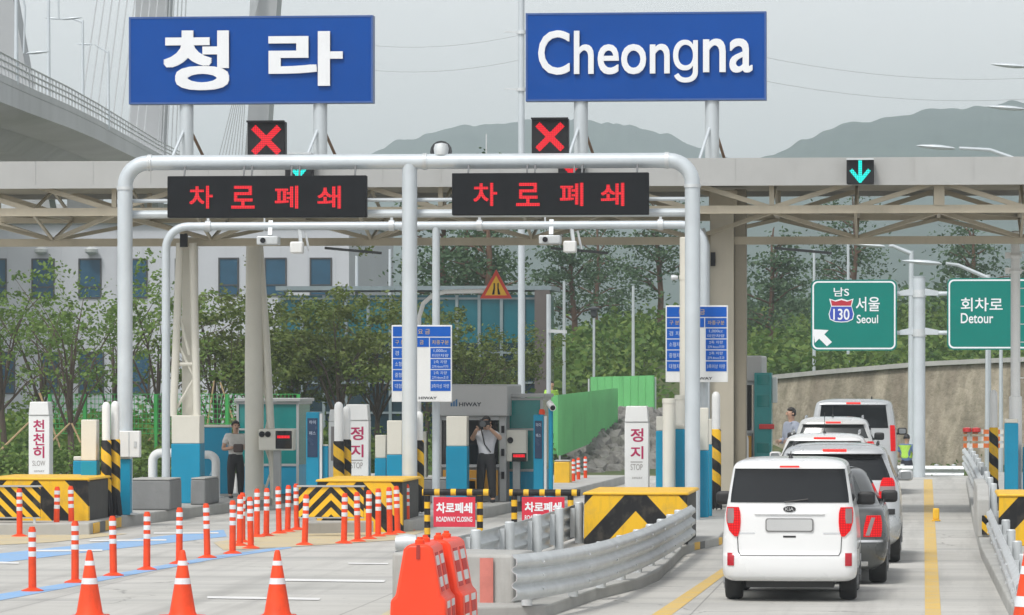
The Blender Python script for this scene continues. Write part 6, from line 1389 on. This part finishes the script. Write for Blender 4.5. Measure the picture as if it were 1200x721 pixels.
van = Shape([(.26, .86, .10, 4.95, .15, .4), (.36, .95, .02, 5.05, .16, .45), (.55, .965, 0, 5.08, .16, .5), (.75, .965, .03, 5.05, .14, .5), (1.1, .96, .05, 4.8, .13, .5), (1.3, .95, .07, 4.35, .12, .5), (1.42, .94, .085, 4.15, .12, .5), (1.75, .90, .13, 3.75, .12, .4), (2.0, .85, .17, 3.4, .12, .35), (2.06, .82, .19, 3.25, .13, .35), (2.11, .72, .28, 3.05, .16, .35), (2.14, .50, .5, 2.8, .2, .3)], .06)
def vanx(o, S):
    spoiler(S, o, CSILV, 2.02, 2.09, .76, .05, .12); b = MB(); S.patch(b, 'r', [2.035, 2.075], [-.16] * 2, [.16] * 2, off=.06, th=.02); b.build('brake_light', BRK, o); wiper(o, S, -.1, .3, 1.52, 1.55)
    b = MB(); S.patch(b, 'f', [1.4, 1.7, 2.0], [-.8, -.76, -.7], [.8, .76, .7]); b.build('windscreen', CGLASS, o, angle=50)
    b = MB(); b.bar((.4, .9, 2.13), (.4, .9, 2.2), .03); b.build('antenna', CBLK, o)
car('van', 'silver van with a big dark rear window, tallest vehicle at the head of the queue', 1000, 95.6, van, 5.1, CSILV, ([1.50, 1.6, 2.01], [-.78, -.77, -.72], [.78, .77, .72]),
    [([.98, 1.1, 1.45, 1.56], [.835, .83, .82, .82], [.94, .945, .935, .92])], None, (.85, .96, .27), (.34, .22), (1.36, 3.7, CBLK, True), extras=vanx, sides=[([1.46, 1.96], [.4, .5], [1.6, 1.6]), ([1.46, 1.96], [1.75, 1.75], [3.6, 3.2])], cat='van')

# ================================================================ PEOPLE
SKIN = M('skin', (.48, .29, .20), .5, 0, .06, 8, streak=False); HAIR = M('hair_black', (.014, .012, .011), .55, 0, .2, 20, streak=False)
def cloth(name, col): return M(name, col, .85, 0, .1, 10, .2, streak=False)
def skin_mesh(J, E, root, sub=2):
    names = list(J); me = bpy.data.meshes.new('figure'); me.from_pydata([J[n][0] for n in names], [(names.index(a), names.index(c_)) for a, c_ in E], [])
    o = bpy.data.objects.new('figure', me); COL.objects.link(o); o.modifiers.new('skin', 'SKIN'); sv = me.skin_vertices[0].data
    for i, n in enumerate(names): r = J[n][1]; sv[i].radius = r if isinstance(r, tuple) else (r, r); sv[i].use_root = (n == root)
    ss = o.modifiers.new('smooth', 'SUBSURF'); ss.levels = sub; ss.render_levels = sub
    dg = bpy.context.evaluated_depsgraph_get(); m2 = bpy.data.meshes.new_from_object(o.evaluated_get(dg)); vs = [tuple(v.co) for v in m2.vertices]; fs = [tuple(p.vertices) for p in m2.polygons]
    bpy.data.objects.remove(o); bpy.data.meshes.remove(me); bpy.data.meshes.remove(m2); return vs, fs
def person(label, loc, h, rz, hands, feet, shirt, trousers, vest=None, lean=0., hair='short', sleeve='short'):
    """hands/feet: right and left targets in a figure 1.0 high that faces -Y"""
    o = thing('person', label, 'person', (0, 0, 0)); Vv = Vector
    hip, chest, neck = Vv((0, 0, .53)), Vv((0, lean * .5, .72)), Vv((0, lean, .83)); head = Vv((0, lean - .012, .93))
    J = {'pelvis': (hip, (.085, .062)), 'waist': (Vv((0, lean * .25, .61)), (.078, .058)), 'chest': (chest, (.098, .066)), 'neck0': (Vv((0, lean * .9, .80)), (.05, .045)), 'neck': (Vv((0, lean, .845)), .032), 'head': (head, (.048, .056)), 'crown': (head + Vv((0, .006, .045)), (.038, .045))}
    E = [('pelvis', 'waist'), ('waist', 'chest'), ('chest', 'neck0'), ('neck0', 'neck'), ('neck', 'head'), ('head', 'crown')]; CL = {}
    for s, sx in (('r', -1), ('l', 1)):
        sh = Vv((sx * .115, lean * .85, .795)); hd = Vv(hands[s]); mid = sh.lerp(hd, .5); dl = max(.0, .175 ** 2 - ((hd - sh).length / 2) ** 2) ** .5; el = mid + Vv((sx * .55, .5, -.65)).normalized() * dl
        wr = hd + (el - hd).normalized() * .03
        J.update({'sh' + s: (sh, .04), 'el' + s: (el, .028), 'wr' + s: (wr, .021), 'pa' + s: (hd, (.024, .014))}); E += [('chest', 'sh' + s), ('sh' + s, 'el' + s), ('el' + s, 'wr' + s), ('wr' + s, 'pa' + s)]
        ft = Vv(feet[s]); hp = Vv((sx * .05, 0, .49)); kn = hp.lerp(ft, .5) + Vv((sx * .005, -.02, .015))
        J.update({'hp' + s: (hp, .062), 'kn' + s: (kn, .042), 'an' + s: (ft + Vv((0, 0, .04)), .026), 'to' + s: (ft + Vv((sx * .01, -.085, .018)), (.026, .016))}); E += [('pelvis', 'hp' + s), ('hp' + s, 'kn' + s), ('kn' + s, 'an' + s), ('an' + s, 'to' + s)]
    up = lambda P: [(p[0] * h, p[1] * h, p[2] * h) for p in P]
    vs, fs = skin_mesh(J, E, 'pelvis'); b = MB(); b.add(up(vs), fs)
    for s, sx in (('r', -1), ('l', 1)):   # five fingers a hand
        hd = J['pa' + s][0]; t = (hd - J['el' + s][0]).normalized(); side = t.cross(Vv((0, 1, 0))); side = side.normalized() if side.length > .1 else Vv((1, 0, 0)); dn = t.cross(side)
        for k, (u, ln) in enumerate(((-.018, .036), (-.006, .044), (.006, .046), (.018, .04))):
            p = hd + side * u + t * .012; b.tube(up([p, p + t * ln * .55 + dn * .006, p + t * ln * .95 + dn * .018]), [.0058 * h, .0052 * h, .004 * h], 6)
        p = hd + side * -.02 - t * .005; b.tube(up([p, p + side * -.018 + t * .014, p + side * -.02 + t * .03]), [.0065 * h, .006 * h, .0045 * h], 6)
    hx = head * h; b.prism([(hx.x - .012 * h, hx.z - .012 * h), (hx.x + .012 * h, hx.z - .012 * h), (hx.x, hx.z + .018 * h)], 'y', hx.y - .064 * h, hx.y - .04 * h)
    for sx in (-1, 1): b.lathe([(.008 * h, 0), (.014 * h, .006 * h), (.012 * h, .012 * h)], (hx.x + sx * .05 * h - .006 * h, hx.y + .005 * h, hx.z), 8, 'x')
    b.build('body', SKIN, o, angle=80)
    b = MB()
    for sx in (-1, 1): b.lathe([(.007 * h, 0), (.003 * h, -.004 * h)], (hx.x + sx * .02 * h, hx.y - .053 * h, hx.z + .012 * h), 8, 'y')
    b.box(hx.x - .015 * h, hx.x + .015 * h, hx.y - .056 * h, hx.y - .05 * h, hx.z - .031 * h, hx.z - .026 * h); b.build('face_features', HAIR, o)
    b = MB(); m = bmesh.new(); bmesh.ops.create_icosphere(m, subdivisions=3, radius=1)
    low = -.55 if hair == 'long' else -.15
    keep = [f for f in m.faces if (f.calc_center_median().y > -.25 or f.calc_center_median().z > .45) and f.calc_center_median().z > low]; idx = {}
    for f in keep:
        for v in f.verts: idx.setdefault(v.index, len(idx))
    pts = [None] * len(idx)
    for v in m.verts:
        if v.index in idx: pts[idx[v.index]] = (hx.x + v.co.x * .056 * h, hx.y + .008 * h + v.co.y * .062 * h, hx.z + .012 * h + v.co.z * .068 * h)
    b.add(pts, [tuple(idx[v.index] for v in f.verts) for f in keep]); m.free(); hr = b.build('hair', HAIR, o, angle=80); sd = hr.modifiers.new('thick', 'SOLIDIFY'); sd.thickness = .008 * h
    def wear(name, keys, edges, grow, mat, cut={}):
        K = {k: (Vv(cut.get(k, J[k][0])), tuple(x + grow for x in J[k][1]) if isinstance(J[k][1], tuple) else J[k][1] + grow) for k in keys}
        vs, fs = skin_mesh(K, edges, keys[0]); b = MB(); b.add(up(vs), fs); return b.build(name, mat, o, angle=80)
    e = lambda s, f: J['sh' + s][0].lerp(J['el' + s][0], f)
    if sleeve == 'short':
        wear('shirt', ['chest', 'waist', 'pelvis', 'neck0', 'shr', 'shl', 'elr', 'ell'], [('chest', 'waist'), ('waist', 'pelvis'), ('chest', 'neck0'), ('chest', 'shr'), ('chest', 'shl'), ('shr', 'elr'), ('shl', 'ell')], .014, shirt, {'elr': e('r', .6), 'ell': e('l', .6), 'pelvis': Vv((0, 0, .45)), 'neck0': Vv((0, lean * .9, .795))})
    else:
        wear('shirt', ['chest', 'waist', 'pelvis', 'neck0', 'shr', 'shl', 'elr', 'ell', 'wrr', 'wrl'], [('chest', 'waist'), ('waist', 'pelvis'), ('chest', 'neck0'), ('chest', 'shr'), ('chest', 'shl'), ('shr', 'elr'), ('shl', 'ell'), ('elr', 'wrr'), ('ell', 'wrl')], .014, shirt, {'pelvis': Vv((0, 0, .45)), 'neck0': Vv((0, lean * .9, .795))})
    if vest: wear('safety_vest', ['chest', 'waist', 'neck0'], [('chest', 'waist'), ('chest', 'neck0')], .019, vest, {'waist': Vv((0, lean * .2, .58))})
    ks = ['pelvis', 'waist', 'hpr', 'hpl', 'knr', 'knl', 'anr', 'anl']; wear('trousers', ks, [('pelvis', 'waist'), ('pelvis', 'hpr'), ('pelvis', 'hpl'), ('hpr', 'knr'), ('hpl', 'knl'), ('knr', 'anr'), ('knl', 'anl')], .011, trousers)
    for s in 'rl': K = {'a': (J['an' + s][0] - Vv((0, -.012, .018)), (.032, .026)), 'b': (J['to' + s][0] + Vv((0, -.02, 0)), (.032, .02))}; vs, fs = skin_mesh(K, [('a', 'b')], 'a', 1); b = MB(); b.add(up(vs), fs); b.build('shoe', CBLK, o)
    o.location = loc; o.rotation_euler = (0, 0, rz); return o
FEET = {'r': (-.07, 0, 0), 'l': (.075, .02, 0)}
TSH, NAVY, BLKC, GRYB, VEST = cloth('shirt_pale_grey', (.55, .56, .60)), cloth('cloth_navy', (.02, .022, .035)), cloth('cloth_black', (.018, .018, .02)), cloth('shirt_blue_grey', (.30, .33, .40)), cloth('vest_lime', (.45, .75, .10))
q = G(570, 589, IZ); P = person('cameraman in pale grey T-shirt and black trousers filming before the booth', (q.x, q.y, IZ), 1.68, R_(-8), {'r': (-.07, -.16, .86), 'l': (.075, -.17, .87)}, FEET, TSH, BLKC)
cz = IZ + 1.68 * .915; o = thing('video_camera', 'black video camera held up to the face of the cameraman', 'camera', (q.x - .02, q.y - .22, cz)); b = MB(); b.box(q.x - .11, q.x + .08, q.y - .30, q.y - .12, cz - .06, cz + .07); b.build('body', BLACK, o, bevel=.015); b = MB(); b.lathe([(.05, 0), (.055, -.1), (.06, -.12), (.045, -.12)], (q.x - .03, q.y - .30, cz), 16, 'y'); b.build('lens', DARK, o); b = MB(); b.bar((q.x - .1, q.y - .2, cz + .07), (q.x + .07, q.y - .2, cz + .12), .025); b.build('handle', BLACK, o)
b = MB(); b.tube([(q.x - .09, q.y - .14, cz - .1), (q.x - .02, q.y - .15, cz - .4), (q.x + .1, q.y - .14, IZ + .98)], .012, 6); tag(b.build('camera_strap', BLACK, origin=(q.x, q.y, IZ + 1)), 'black strap running down across the shirt of the cameraman', 'strap')
q = G(276, 584, IZ); person('person in a white shirt and dark trousers standing against the thick cream column', (q.x, q.y, IZ), 1.56, R_(25), {'r': (-.06, -.13, .66), 'l': (.07, -.14, .65)}, FEET, cloth('shirt_white', (.62, .61, .58)), BLKC)
b = MB(); z = IZ + 1.56 * .66; b.box(q.x - .0, q.x + .2, q.y - .3, q.y - .22, z - .1, z + .07); tag(b.build('folder_bag', M('bag_brown', (.06, .04, .035), .6), origin=(q.x + .1, q.y - .25, z), bevel=.03), 'dark brown bag held at the waist by the white-shirted person', 'bag')
q = D(933, 0, 94.5); person('person with bobbed dark hair and blue-grey shirt standing beside the queueing cars', (q.x - .1, q.y, .1), 1.86, R_(-60), {'r': (-.1, -.12, .6), 'l': (.1, -.1, .6)}, FEET, GRYB, NAVY, hair='long', sleeve='long')
q = D(1062.5, 0, 126); person('road worker in a lime safety vest and dark trousers beyond the crest of the road', (q.x, q.y, height(q.x, q.y) + .12), 1.76, R_(150), {'r': (-.06, -.14, .62), 'l': (.08, -.12, .64)}, FEET, cloth('shirt_blue', (.10, .16, .30)), NAVY, VEST)
q = D(646, 0, 139); person('small distant worker in a lime vest above the green screens', (q.x, q.y, D(646, 508, 139).z), 1.7, R_(40), {'r': (-.12, -.04, .47), 'l': (.12, -.04, .47)}, FEET, VEST, NAVY, VEST)
b = MB(); zz = D(646, 508, 139).z; b.box(q.x - 1.2, q.x + 1.2, q.y - .6, q.y + .6, zz - 1.6, zz - .01); tag(b.build('earth_mound', ROCK, origin=(q.x, q.y, zz - 1.6), bevel=.2), 'earth mound under the distant worker', 'mound')

# ================================================================ AIR
m = bpy.data.materials.new('haze_air'); m.use_nodes = True; nt = m.node_tree; nt.nodes.clear(); out = nt.nodes.new('ShaderNodeOutputMaterial'); vol = nt.nodes.new('ShaderNodeVolumePrincipled')
vol.inputs['Color'].default_value = (.82, .91, .97, 1); vol.inputs['Density'].default_value = .00036; vol.inputs['Anisotropy'].default_value = .2
nt.links.new(vol.outputs[0], out.inputs['Volume'])
b = MB(); b.box(-2400, 2400, -60, 4600, -8, 185); hz = b.build('haze', m, smooth=False); tag(hz, kind='stuff')
